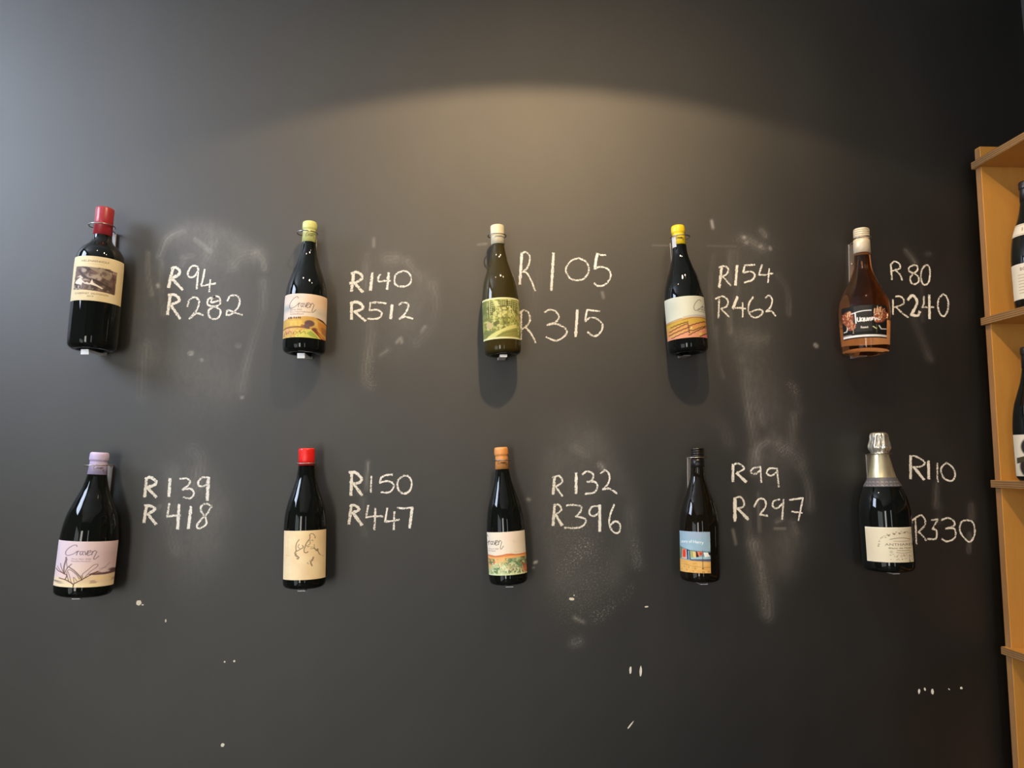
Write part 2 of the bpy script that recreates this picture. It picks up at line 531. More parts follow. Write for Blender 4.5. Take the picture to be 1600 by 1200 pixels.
BACKWIN = [(-1.75, -1.05, 0.15, 2.35), (0.55, 0.90, 0.15, 2.35)]
LEFTWIN = [(-3.6, -1.75, 0.1, 2.0), (-1.25, -0.40, 2.15, 2.90)]
wall_with_holes('wall_front', 'x', YB, 0.1, XL, XR, BACKWIN, M['plaster_dark'])
wall_with_holes('wall_left', 'y', XL, 0.1, YB, 0.0, LEFTWIN, M['plaster_dark'])


def window(name, axis, pos, h, mat, bars):
    u0, u1, z0, z1 = h
    bm = bmesh.new()
    w = 0.035

    def b(a0, a1, c0, c1):
        if axis == 'x': add_box(bm, a0, a1, pos - 0.07, pos - 0.02, c0, c1)
        else: add_box(bm, pos - 0.07, pos - 0.02, a0, a1, c0, c1)
    b(u0, u0 + w, z0, z1); b(u1 - w, u1, z0, z1); b(u0 + w, u1 - w, z0, z0 + w); b(u0 + w, u1 - w, z1 - w, z1)
    for f in bars:
        um = u0 + (u1 - u0) * f
        b(um - w / 2, um + w / 2, z0 + w, z1 - w)
    fr = struct(from_bm(name, bm, M['frame']))
    if axis == 'x': box('pane', u0 + w, u1 - w, pos - 0.062, pos - 0.055, z0 + w, z1 - w, mat, fr)
    else: box('pane', pos - 0.062, pos - 0.055, u0 + w, u1 - w, z0 + w, z1 - w, mat, fr)
    return fr


for k, h in enumerate(BACKWIN):
    window('window_%d' % (k + 1), 'x', YB, h, M[('day_back', 'day_right')[k]], (0.5,))
window('window_3', 'y', XL, LEFTWIN[0], M['day_left'], (0.33, 0.66))
window('window_4', 'y', XL, LEFTWIN[1], M['day_high'], ())

# chips in the paint, small bare spots of the wall
CHIPS = [(217, 942, 8, 8, 0), (223, 945, 3, 2, 0), (259, 970, 2, 5, 0), (351, 1034, 2.5, 2.5, 0), (366, 1033, 3, 3, 20), (348, 1164, 5, 5, 30),
         (893, 936, 8, 4.5, -8), (897, 930, 2, 2, 0), (1010, 948, 6, 2.4, 0), (985, 1047, 3.4, 10, -5), (1001, 1049, 4, 17, -3),
         (985, 1133, 2, 14, -42), (1436, 1080, 3.4, 8, -10), (1445, 1077, 3, 4.5, 0), (1457, 1081, 4.4, 8, 0), (1483, 1077, 3.5, 1.6, -40), (1502, 1075, 4, 3.6, 20)]
for px, py, w, h, a in CHIPS:
    bm = bmesh.new()
    c = at(px, py)
    top, bot = [], []
    n = 12
    for k in range(n):
        th = 2 * math.pi * k / n
        r = 0.5 * (0.85 + 0.3 * random.random())
        x, z = w * r * math.cos(th) * 0.00145, h * r * math.sin(th) * 0.00145
        ca, sa = math.cos(rad(a)), math.sin(rad(a))
        X, Zz = c.x + x * ca - z * sa, c.z + x * sa + z * ca
        top.append(bm.verts.new((X, -0.0006, Zz))); bot.append(bm.verts.new((X, 0.0002, Zz)))
    bm.faces.new(top)
    for k in range(n): bm.faces.new((top[k], bot[k], bot[(k + 1) % n], top[(k + 1) % n]))
    from_bm('paint_chip', bm, M['chip'], wall_back)

# ------------------------------------------------------------------ chalk writing
CH = [
    dict(o=(200, 340), s=4.0, lab='chalked price R94 over R282 beside the red-capped bottle at upper left', lines=[
        [('b', (282, 315), (268, 375), (255, 435)), ('b', (275, 318), (300, 312), (322, 330), (318, 355), (280, 378)), ('b', (275, 380), (340, 450)),
         (0, (440, 325), (430, 305), (400, 305), (375, 345), (385, 372), (415, 368), (440, 330)), (0, (442, 310), (436, 380), (430, 445)),
         (0, (480, 325), (470, 380), (460, 425), (500, 420), (548, 412)), (0, (515, 390), (508, 465))],
        [('b', (265, 485), (248, 605)), ('b', (255, 485), (290, 483), (318, 505), (315, 525), (270, 545)), ('b', (270, 550), (325, 630)),
         (0, (372, 555), (385, 515), (420, 498), (445, 525), (435, 570), (410, 605), (385, 632)), (0, (385, 632), (430, 600), (470, 610)),
         (0, (545, 495), (505, 510), (500, 545), (540, 555), (575, 540), (570, 500), (540, 495), (520, 530), (565, 520)), (0, (540, 555), (505, 580), (510, 620), (540, 635), (570, 620), (578, 580), (540, 555)),
         (0, (622, 520), (640, 490), (680, 488), (698, 515), (690, 560), (650, 600), (618, 610), (625, 580), (670, 595), (715, 608))]]),
    dict(o=(520, 350), s=4.444, lab='chalked price R140 over R512 beside the pale green capped bottle', lines=[
        [('b', (145, 345), (130, 465)), ('b', (130, 345), (165, 335), (200, 355), (200, 380), (165, 405), (120, 412)), ('b', (140, 400), (208, 472)),
         ('b', (275, 342), (262, 458)), (0, (330, 350), (315, 375), (320, 400), (360, 395), (400, 395)), ('b', (388, 340), (378, 452)),
         (0, (490, 325), (445, 345), (428, 385), (440, 425), (490, 435), (535, 415), (545, 370), (520, 335), (490, 325))],
        [('b', (130, 550), (130, 660)), ('b', (125, 550), (165, 542), (200, 560), (205, 590), (150, 610)), ('b', (150, 608), (225, 672)),
         (0, (370, 552), (320, 545), (262, 548)), (0, (262, 548), (255, 600)), (0, (255, 600), (310, 597), (340, 620), (325, 650), (290, 660), (245, 658)),
         ('b', (412, 565), (402, 655)), (0, (460, 560), (490, 545), (522, 555), (520, 590), (495, 630), (462, 660)), (0, (462, 660), (500, 645), (555, 657))]]),
    dict(o=(790, 370), s=6.314, lab='large chalked price R105 over R315 touching the green labelled bottle', lines=[
        [('b', (160, 160), (140, 465)), (0, (160, 165), (190, 152), (230, 175), (238, 230), (215, 300), (170, 350)), (0, (170, 345), (210, 360), (255, 440), (290, 535)),
         ('b', (472, 165), (450, 525)), (0, (720, 210), (650, 235), (605, 290), (595, 340), (630, 405), (690, 430), (760, 420), (805, 375), (820, 310), (790, 245), (720, 210)),
         (0, (990, 180), (945, 180), (905, 168)), ('b', (905, 168), (890, 240), (880, 315)), (0, (880, 315), (930, 298), (1000, 315), (1035, 360), (1025, 420), (975, 475), (910, 485), (875, 460))],
        [(0, (155, 740), (150, 1010)), (0, (135, 750), (180, 725), (225, 750), (240, 815), (215, 870), (165, 910)), (0, (190, 890), (240, 940), (275, 1000), (295, 1045)),
         (0, (385, 745), (430, 720), (490, 735), (525, 790), (495, 840), (410, 870)), (0, (410, 870), (490, 860), (560, 885), (605, 930), (570, 990), (490, 1025), (400, 990)),
         ('b', (708, 725), (690, 980)), (0, (925, 735), (860, 728), (805, 720)), (0, (805, 720), (790, 790), (785, 835)), (0, (785, 835), (830, 800), (890, 805), (945, 850), (955, 900), (920, 960), (865, 980), (808, 940))]]),
    dict(o=(1090, 330), s=3.87, lab='chalked price R154 over R462 beside the yellow-capped bottle', lines=[
        [('b', (145, 340), (130, 460)), (0, (130, 340), (160, 332), (185, 350), (175, 380), (150, 395)), (0, (150, 395), (200, 450)),
         ('b', (238, 330), (228, 445)), (0, (345, 325), (285, 328)), (0, (285, 328), (275, 372)), (0, (275, 372), (320, 365), (345, 385), (330, 415), (283, 432)),
         (0, (388, 325), (370, 385)), (0, (370, 385), (410, 385), (455, 375)), (0, (432, 350), (425, 432))],
        [(0, (130, 525), (125, 645)), (0, (108, 530), (150, 515), (182, 540), (175, 575), (140, 590)), (0, (140, 590), (190, 640)),
         ('b', (240, 520), (213, 588)), (0, (213, 588), (250, 585), (290, 590)), (0, (272, 555), (272, 640)),
         (0, (335, 520), (310, 560), (308, 610), (335, 642), (375, 635), (393, 605), (365, 595), (320, 610)),
         (0, (410, 525), (430, 510), (450, 535), (440, 580), (412, 608)), (0, (412, 608), (445, 605), (470, 632))]]),
    dict(o=(1370, 380), s=6.0, lab='chalked price R80 over R240 beside the pink rosé bottle', lines=[
        [(0, (130, 200), (140, 340)), (0, (130, 200), (165, 172), (210, 195), (215, 235), (175, 250), (130, 265)), (0, (175, 255), (215, 295), (235, 345)),
         (0, (345, 205), (305, 225), (300, 260), (345, 280), (380, 250), (375, 215), (345, 205)), (0, (345, 280), (315, 320), (320, 370), (355, 385), (390, 360), (385, 315), (345, 280)),
         (0, (460, 205), (425, 240), (412, 310), (425, 375), (460, 390), (490, 350), (497, 270), (485, 215), (460, 205))],
        [(0, (150, 530), (150, 665)), (0, (175, 500), (220, 500), (250, 530), (240, 575), (150, 605)), (0, (180, 600), (230, 650), (290, 695)),
         ('b', (290, 530), (330, 490), (365, 520), (375, 560), (350, 620), (320, 670)), ('b', (320, 670), (380, 680), (400, 640)),
         (0, (440, 500), (440, 560), (425, 600)), (0, (425, 600), (480, 600), (530, 598)), ('b', (490, 490), (492, 705)),
         (0, (620, 480), (580, 520), (570, 590), (590, 660), (625, 685), (660, 640), (668, 560), (650, 500), (620, 480))]]),
    dict(o=(190, 700), s=4.615, lab='chalked price R139 over R418 beside the lilac-capped bottle', lines=[
        [('b', (180, 220), (168, 350)), ('b', (175, 222), (210, 212), (248, 240), (240, 265), (185, 285)), ('b', (185, 285), (250, 352)),
         ('b', (350, 222), (342, 345)), (0, (420, 222), (470, 220), (495, 240), (480, 270), (440, 300)), (0, (440, 300), (500, 295), (522, 330), (495, 362), (445, 355)),
         (0, (625, 215), (585, 212), (555, 240), (560, 272), (600, 272), (625, 235)), ('b', (628, 215), (618, 375))],
        [('b', (180, 420), (162, 535)), ('b', (170, 415), (210, 418), (240, 440), (190, 478)), ('b', (190, 478), (248, 548)),
         (0, (345, 400), (330, 495)), (0, (330, 495), (380, 487), (425, 487)), ('b', (415, 410), (405, 582)),
         ('b', (502, 425), (482, 578)), (0, (650, 418), (610, 402), (575, 420), (575, 455), (605, 500), (610, 550), (565, 578), (543, 565), (570, 520), (620, 470), (650, 418))]]),
    dict(o=(520, 700), s=6.0, lab='chalked price R150 over R447 beside the bright red capped bottle', lines=[
        [('b', (178, 235), (170, 440)), ('b', (155, 228), (215, 232), (270, 290), (245, 325), (190, 335)), ('b', (195, 335), (272, 440)),
         (0, (362, 265), (357, 412)), (0, (558, 250), (500, 255), (455, 275)), (0, (455, 275), (440, 325)), (0, (440, 325), (510, 310), (560, 330), (570, 370), (530, 415), (455, 415)),
         (0, (655, 265), (615, 300), (605, 350), (625, 405), (670, 428), (720, 400), (740, 340), (725, 285), (690, 258), (655, 265))],
        [('b', (175, 545), (152, 710)), ('b', (165, 540), (205, 538), (242, 565), (230, 590), (185, 602)), ('b', (185, 602), (272, 720)),
         (0, (332, 540), (312, 650)), (0, (312, 650), (380, 640), (470, 640)), (0, (400, 565), (390, 765)),
         (0, (512, 565), (490, 690)), (0, (490, 690), (550, 685), (622, 672)), (0, (578, 595), (572, 765)),
         (0, (608, 560), (660, 565), (745, 560)), ('b', (745, 560), (720, 745))]]),
    dict(o=(820, 660), s=3.333, lab='chalked price R132 over R396 beside the orange-capped bottle', lines=[
        [('b', (155, 285), (148, 372)), (0, (145, 285), (180, 280), (195, 310), (160, 335)), (0, (160, 335), (195, 383)),
         ('b', (267, 265), (267, 368)), (0, (300, 270), (325, 255), (355, 270), (350, 300), (325, 310)), (0, (325, 310), (365, 310), (378, 335), (360, 365), (315, 372)),
         (0, (395, 265), (420, 250), (440, 275), (435, 315), (405, 350)), (0, (405, 350), (440, 345), (480, 370))],
        [('b', (155, 430), (147, 535)), (0, (150, 430), (175, 428), (190, 455), (160, 480)), ('b', (160, 480), (193, 535)),
         (0, (218, 432), (255, 430), (295, 440), (285, 470), (265, 490)), (0, (265, 490), (310, 500), (315, 525), (280, 548), (208, 548)),
         (0, (385, 435), (350, 440), (335, 470), (355, 488), (390, 470)), ('b', (390, 432), (390, 565)),
         (0, (465, 428), (445, 480), (440, 530), (460, 570), (490, 572), (495, 530), (470, 515), (445, 535))]]),
    dict(o=(1100, 640), s=3.53, lab='chalked price R99 over R297 beside the black-capped bottle', lines=[
        [('b', (160, 305), (158, 395)), (0, (155, 305), (190, 298), (220, 325), (180, 350)), ('b', (180, 350), (230, 398)),
         (0, (308, 315), (270, 325), (258, 345), (280, 355), (310, 335)), (0, (310, 315), (315, 400)),
         (0, (400, 325), (360, 325), (345, 350), (370, 365), (400, 345)), (0, (402, 325), (412, 425))],
        [('c', (170, 490), (170, 612)), (0, (165, 490), (200, 482), (220, 510), (215, 535), (185, 545)), ('b', (185, 545), (242, 605)),
         (0, (275, 535), (300, 495), (330, 495), (340, 530), (308, 580)), (0, (308, 580), (350, 585)),
         (0, (415, 495), (385, 505), (378, 530), (400, 545), (432, 520)), (0, (438, 495), (430, 605)),
         (0, (472, 498), (545, 488)), (0, (545, 488), (520, 610)), (0, (485, 562), (540, 570))]]),
    dict(o=(1390, 690), s=6.0, lab='chalked price R110 over R330 beside the foil-necked sparkling bottle', lines=[
        [('b', (195, 140), (195, 345)), (0, (190, 135), (245, 140), (325, 190), (300, 230), (215, 240)), ('b', (225, 238), (318, 355)),
         ('b', (362, 185), (365, 345)), (0, (445, 205), (445, 330), (452, 375)),
         (0, (530, 200), (490, 235), (480, 280), (510, 345), (580, 368), (612, 320), (600, 260), (560, 215), (530, 200))],
        [(0, (240, 720), (250, 960)), (0, (205, 760), (215, 735), (290, 690), (330, 735), (325, 790), (265, 850)), (0, (270, 845), (310, 885), (340, 925)),
         (0, (390, 735), (450, 728)), (0, (450, 728), (400, 820)), (0, (400, 820), (435, 830), (440, 880), (425, 912), (355, 912)),
         (0, (485, 735), (545, 715), (600, 745), (600, 790), (525, 815)), (0, (525, 815), (600, 815), (618, 870), (595, 915), (530, 935), (485, 910)),
         (0, (720, 735), (670, 755), (655, 820), (680, 880), (745, 940), (790, 885), (795, 810), (770, 750), (720, 735))]]),
]


def chalk_line(name, strokes, o, s, parent, base):
    vs, fs, edge = [], [], []
    for k, st in enumerate(strokes):
        w = {0: 3.3, 'b': 4.9, 'c': 6.0}[st[0]] * 0.00145
        pts = [at(o[0] + p[0] / s, o[1] + p[1] / s) for p in st[1:]]
        C = [Vector((c[0], 0, c[1])) for c in catmull([(p.x, p.z) for p in pts], 8)]
        R = [C[0]]                                  # even spacing
        for a, b in zip(C, C[1:]):
            n = max(1, int((b - a).length / 0.0022))
            R += [a.lerp(b, (j + 1) / n) for j in range(n)]
        if (R[1] - R[0]).length > 0: R = [R[0] - (R[1] - R[0]).normalized() * w * 0.3] + R
        R.append(R[-1] + (R[-1] - R[-2]).normalized() * w * 0.3)
        y = -0.0007 - 0.00006 * (k % 5)
        ph = random.random() * 50
        row0 = len(vs)
        for i, p in enumerate(R):
            t = (R[min(i + 1, len(R) - 1)] - R[max(i - 1, 0)])
            if t.length < 1e-9: t = Vector((1, 0, 0))
            t.normalize()
            nrm = Vector((-t.z, 0, t.x))
            ww = w * (0.95 + 0.32 * mnoise.noise((ph, i * 0.35, 0.2)))
            press = (0.50 if st[0] == 0 else 0.60) + 0.16 * mnoise.noise((ph, i * 0.08, 4.2))
            if i in (0, len(R) - 1): press *= 0.6
            for q, e in ((-0.62, 0.0), (-0.33, 1.0), (0.0, 1.0), (0.33, 1.0), (0.62, 0.0)):
                v = p + nrm * ww * q
                vs.append((v.x - base.x, y - base.y, v.z - base.z))
                edge.append(press * e)
        for i in range(len(R) - 1):
            for j in range(4):
                a = row0 + i * 5 + j
                fs.append((a, a + 1, a + 6, a + 5))
    me = bpy.data.meshes.new(name)
    me.from_pydata(vs, [], fs)
    a_ = me.attributes.new('edge', 'FLOAT', 'POINT')
    a_.data.foreach_set('value', np.array(edge, np.float32))
    return link(name, me, M['chalk'], parent)


for c in CH:
    allp = [p for ln in c['lines'] for st in ln for p in st[1:]]
    cx = sum(p[0] for p in allp) / len(allp); by = max(p[1] for p in allp)
    base = at(c['o'][0] + cx / c['s'], c['o'][1] + by / c['s'])
    root = empty('chalk_price', Matrix.Translation(base), c['lab'], 'writing', 'chalked prices on the wall')
    for ln in c['lines']:
        chalk_line('price_line', ln, c['o'], c['s'], root, base)


# ------------------------------------------------------------------ label printing
class Art:
    """a small picture in linear colour, u to the right and v down, both 0..1"""

    def __init__(self, w=200, h=200, col=(240, 225, 200)):
        self.w, self.h = w, h
        self.a = np.tile(np.array(s2l(col)), (h, w, 1))
        yy, xx = np.mgrid[0:h, 0:w]
        self.u, self.v = (xx + .5) / w, (yy + .5) / h

    def blend(self, mask, col, k=1.0):
        m = np.clip(mask, 0, 1)[..., None] * k
        self.a = self.a * (1 - m) + np.array(s2l(col)) * m

    def poly(self, pts, col, k=1.0):
        x, y = self.u, self.v
        inside = np.zeros(x.shape, bool)
        n = len(pts)
        for i in range(n):
            (x0, y0), (x1, y1) = pts[i], pts[(i + 1) % n]
            if y0 == y1: continue
            c = ((y0 > y) != (y1 > y)) & (x < (x1 - x0) * (y - y0) / (y1 - y0) + x0)
            inside ^= c
        self.blend(inside.astype(float), col, k)

    def blob(self, u, v, ru, rv, col, k=1.0, soft=0.5):
        d = np.sqrt(((self.u - u) / ru) ** 2 + ((self.v - v) / rv) ** 2)
        self.blend(np.clip((1 - d) / soft, 0, 1), col, k)

    def stroke(self, pts, w, col, k=1.0, asp=1.0, smooth=True):
        P = np.array(catmull(pts, 6)) if smooth and len(pts) > 2 else np.array(pts, float)
        best = np.full(self.u.shape, 9.0)
        for a, b in zip(P, P[1:]):
            ab = (b - a) * (1, asp)
            px, py = self.u - a[0], (self.v - a[1]) * asp
            t = np.clip((px * ab[0] + py * ab[1]) / max(ab @ ab, 1e-12), 0, 1)
            best = np.minimum(best, np.hypot(px - t * ab[0], py - t * ab[1]))
        self.blend(np.clip((w / 2 - best) * self.w + .5, 0, 1), col, k)

    def noise(self, su, sv, col, k, lo=0.5, hi=0.7, region=None, seed=0):
        r = np.random.default_rng(seed)
        f = np.zeros(self.u.shape)
        amp = 1.0
        for o in range(3):
            g = r.random((int(sv * 2 ** o) + 3, int(su * 2 ** o) + 3))
            x, y = self.u * su * 2 ** o, self.v * sv * 2 ** o
            xi, yi = x.astype(int), y.astype(int)
            fx, fy = x - xi, y - yi
            fx, fy = fx * fx * (3 - 2 * fx), fy * fy * (3 - 2 * fy)
            f += amp * (g[yi, xi] * (1 - fx) * (1 - fy) + g[yi, xi + 1] * fx * (1 - fy) + g[yi + 1, xi] * (1 - fx) * fy + g[yi + 1, xi + 1] * fx * fy)
            amp *= 0.5
        f /= 1.75
        m = np.clip((f - lo) / (hi - lo), 0, 1)
        if region is not None:
            m = m * ((self.u > region[0]) & (self.u < region[1]) & (self.v > region[2]) & (self.v < region[3]))
        self.blend(m, col, k)

    def text(self, s, u, v, size, col, width=None, k=1.0, bold=0.0, bend=0.0):
        """s centred at u,v; size is the letter height"""
        cu = bpy.data.curves.new('lettering', 'FONT')
        cu.body = s; cu.align_x = 'CENTER'; cu.align_y = 'CENTER'; cu.offset = bold
        ob = bpy.data.objects.new('lettering', cu)
        COL.objects.link(ob)
        dg = bpy.context.evaluated_depsgraph_get()
        me = ob.evaluated_get(dg).to_mesh()
        me.calc_loop_triangles()
        vs = np.array([v_.co[:2] for v_ in me.vertices]) if len(me.vertices) else np.zeros((0, 2))
        tris = [tuple(t.vertices) for t in me.loop_triangles]
        ob.evaluated_get(dg).to_mesh_clear()
        bpy.data.objects.remove(ob); bpy.data.curves.remove(cu)
        if not len(vs): return
        wd = np.ptp(vs[:, 0])
        sx = (width / wd) if width else size / 0.72
        sy = size / 0.72
        p = np.stack([u + vs[:, 0] * sx, v - vs[:, 1] * sy + bend * (vs[:, 0] / max(wd, 1e-6) * 2) ** 2], 1)
        S = 3                                               # supersampling
        cov = np.zeros((self.h * S, self.w * S), bool)
        for t in tris:
            q = p[list(t)] * (self.w * S, self.h * S)
            x0, y0 = np.floor(q.min(0)).astype(int); x1, y1 = np.ceil(q.max(0)).astype(int) + 1
            x0, y0, x1, y1 = max(x0, 0), max(y0, 0), min(x1, self.w * S), min(y1, self.h * S)
            if x1 <= x0 or y1 <= y0: continue
            yy, xx = np.mgrid[y0:y1, x0:x1]
            xx = xx + .5; yy = yy + .5
            (ax, ay), (bx, by), (cx, cy) = q
            d1 = (xx - bx) * (ay - by) - (ax - bx) * (yy - by)
            d2 = (xx - cx) * (by - cy) - (bx - cx) * (yy - cy)
            d3 = (xx - ax) * (cy - ay) - (cx - ax) * (yy - ay)
            neg = (d1 < 0) | (d2 < 0) | (d3 < 0); pos = (d1 > 0) | (d2 > 0) | (d3 > 0)
            cov[y0:y1, x0:x1] |= ~(neg & pos)
        c = cov.reshape(self.h, S, self.w, S).mean((1, 3))
        self.blend(np.clip(c * 1.3, 0, 1), col, k)


SIGN = [  # the handwritten name, in units of the signature's width
    [(.33, .07), (.30, .01), (.20, .04), (.06, .20), (.01, .36), (.06, .46), (.18, .43), (.29, .35), (.35, .27)],
    [(.375, .26), (.355, .35), (.345, .43)], [(.355, .34), (.385, .27), (.425, .275)],
    [(.525, .29), (.475, .275), (.44, .35), (.465, .42), (.515, .36), (.535, .27), (.52, .38), (.55, .42)],
    [(.575, .26), (.60, .35), (.615, .42), (.645, .33), (.67, .24)],
    [(.66, .36), (.75, .29), (.73, .23), (.66, .32), (.68, .44), (.79, .38)], [(.80, .26), (.79, .42)], [(.80, .34), (.86, .24), (.90, .27)],
    [(.93, .29), (.86, .56), (.90, .60), (1.0, .48)]]


def sign(art, u, v, w, col, asp=1.0, lw=0.014):
    for st in SIGN:
        art.stroke([(u + p[0] * w, v + p[1] * w / asp) for p in st], lw, col, 0.95, asp)


def art_mountain():
    A = Art(220, 220, (240, 222, 178))
    A.noise(5, 5, (225, 200, 150), .5, .4, .8, seed=3)
    A.text('HELENAENHOLF', .44, .115, .045, (95, 75, 60), .55)
    A.stroke([(.28, .175), (.62, .18)], .006, (190, 160, 120), .7)
    A.poly([(.07, .235), (.88, .28), (.87, .80), (.05, .755)], (120, 98, 88))
    reg = (.06, .87, .25, .77)
    A.noise(7, 7, (70, 55, 52), .9, .45, .65, reg, 5)
    A.noise(9, 9, (185, 168, 150), .9, .52, .70, (.06, .87, .25, .56), 6)
    A.poly([(.33, .27), (.45, .26), (.72, .30), (.80, .38), (.76, .52), (.62, .46), (.50, .36)], (165, 148, 128), .75)
    A.noise(14, 14, (95, 80, 74), .8, .5, .65, (.33, .80, .27, .55), 8)
    A.stroke([(.14, .33), (.24, .46), (.36, .52), (.50, .55), (.62, .62)], .05, (75, 60, 56), .8)
    A.stroke([(.42, .53), (.52, .56), (.66, .62), (.80, .68)], .04, (60, 48, 45), .8)
    A.poly([(.07, .60), (.12, .53), (.17, .49), (.21, .55), (.27, .60), (.22, .61), (.21, .66), (.10, .63)], (238, 225, 205))
    A.poly([(.10, .48), (.17, .44), (.23, .50), (.19, .53), (.16, .48)], (225, 210, 190))
    A.poly([(.24, .61), (.32, .59), (.35, .62), (.40, .60), (.37, .65), (.26, .63)], (232, 220, 200))
    A.poly([(.38, .60), (.41, .52), (.44, .60), (.52, .64), (.64, .70), (.62, .72), (.50, .67), (.38, .64)], (240, 228, 208))
    A.noise(16, 16, (150, 135, 120), .7, .5, .65, (.05, .80, .66, .76), 9)
    A.poly([(.78, .34), (.87, .35), (.86, .80), (.80, .79), (.82, .55)], (92, 66, 62), .8)
    A.noise(20, 12, (210, 195, 175), .8, .55, .65, (.05, .25, .66, .76), 10)
    A.text('CABERNET  SAUVIGNON', .42, .845, .040, (110, 88, 70), .66)
    A.text('2019', .40, .905, .034, (130, 105, 85), .13)
    return A


def art_peach():
    A = Art(220, 220, (246, 226, 205))
    A.blob(.95, .12, .5, .35, (240, 196, 150), .8, 1)
    A.blob(.10, .33, .16, .12, (160, 168, 170), .9, 1)
    A.blob(.20, .06, .3, .1, (240, 205, 190), .7, 1)
    A.blob(.85, .42, .25, .16, (205, 200, 185), .9, 1)
    A.blob(.55, .45, .3, .1, (250, 235, 215), .8, 1)
    A.poly([(0, .60), (.12, .555), (.3, .545), (.5, .52), (.72, .52), (.86, .56), (1, .62), (1, 1), (0, 1)], (222, 176, 92))
    A.poly([(.76, .53), (.84, .54), (.92, .565), (1, .62), (1, .65), (.9, .60), (.8, .56)], (95, 45, 35))
    A.noise(8, 14, (236, 200, 110), .8, .45, .7, (0, 1, .58, .76), 2)
    for u in (.16, .25, .36): A.poly([(u, .62), (u + .09, .62), (u + .08, .75), (u + .01, .75)], (240, 205, 90), .7)
    A.poly([(.80, .62), (1, .66), (1, .90), (.84, .80)], (222, 140, 62), .8)
    A.poly([(.88, .72), (1, .74), (1, .92), (.90, .86)], (160, 110, 75), .7)
    for i, u in enumerate((.13, .17, .20, .26, .31, .36, .40)): A.blob(u, .555 - .004 * (i % 2), .022, .032, (80, 42, 25), .95, .5)
    A.stroke([(0, .80), (.2, .77), (.45, .77), (.62, .79)], .022, (95, 45, 35), .9)
    A.stroke([(.05, .77), (.25, .745), (.45, .76)], .01, (150, 80, 55), .7)
    A.poly([(0, .83), (.10, .79), (.30, .79), (.26, .88), (.1, .92), (0, .95)], (235, 170, 120), .8)
    A.poly([(.30, .96), (.48, .83), (.66, .80), (.80, .90), (.88, 1), (.3, 1)], (226, 222, 110))
    A.poly([(.56, .90), (.66, .84), (.78, .92), (.84, 1), (.66, .97)], (140, 170, 70), .7)
    A.poly([(.66, .80), (.74, .77), (.84, .86), (1, .99), (1, 1), (.9, 1)], (150, 65, 40))
    A.poly([(.80, .86), (.92, .93), (.99, 1), (.9, .98)], (235, 160, 80), .8)
    A.blob(.62, .675, .135, .085, (112, 84, 82), 1, .25)
    A.blob(.56, .745, .09, .065, (120, 92, 92), 1, .3)
    A.blob(.46, .735, .05, .035, (150, 80, 60), .8, .4)
    A.blob(.74, .80, .08, .05, (120, 70, 65), .8, .4)
    for q in range(9):
        u = .03 + .055 * q
        A.stroke([(u, .97 - .10 * (q % 3) / 2), (u + .04, .86 + .03 * (q % 2)), (u + .07, .93 - .02 * q % .05)], .014, (95, 60, 30), .8)
    A.noise(30, 20, (240, 225, 120), .6, .55, .65, (0, .55, .80, 1), 12)
    sign(A, .13, .07, .62, (88, 70, 66), 1.08, .014)
    for k, s in enumerate(('Syrah 2020', 'Faure Vineyard Stellenbosch', 'Stellenbosch')):
        w = (.27, .48, .32)[k]
        A.text(s, .16 + w / 2, .37 + .05 * k, .034, (140, 100, 90), w)
    return A


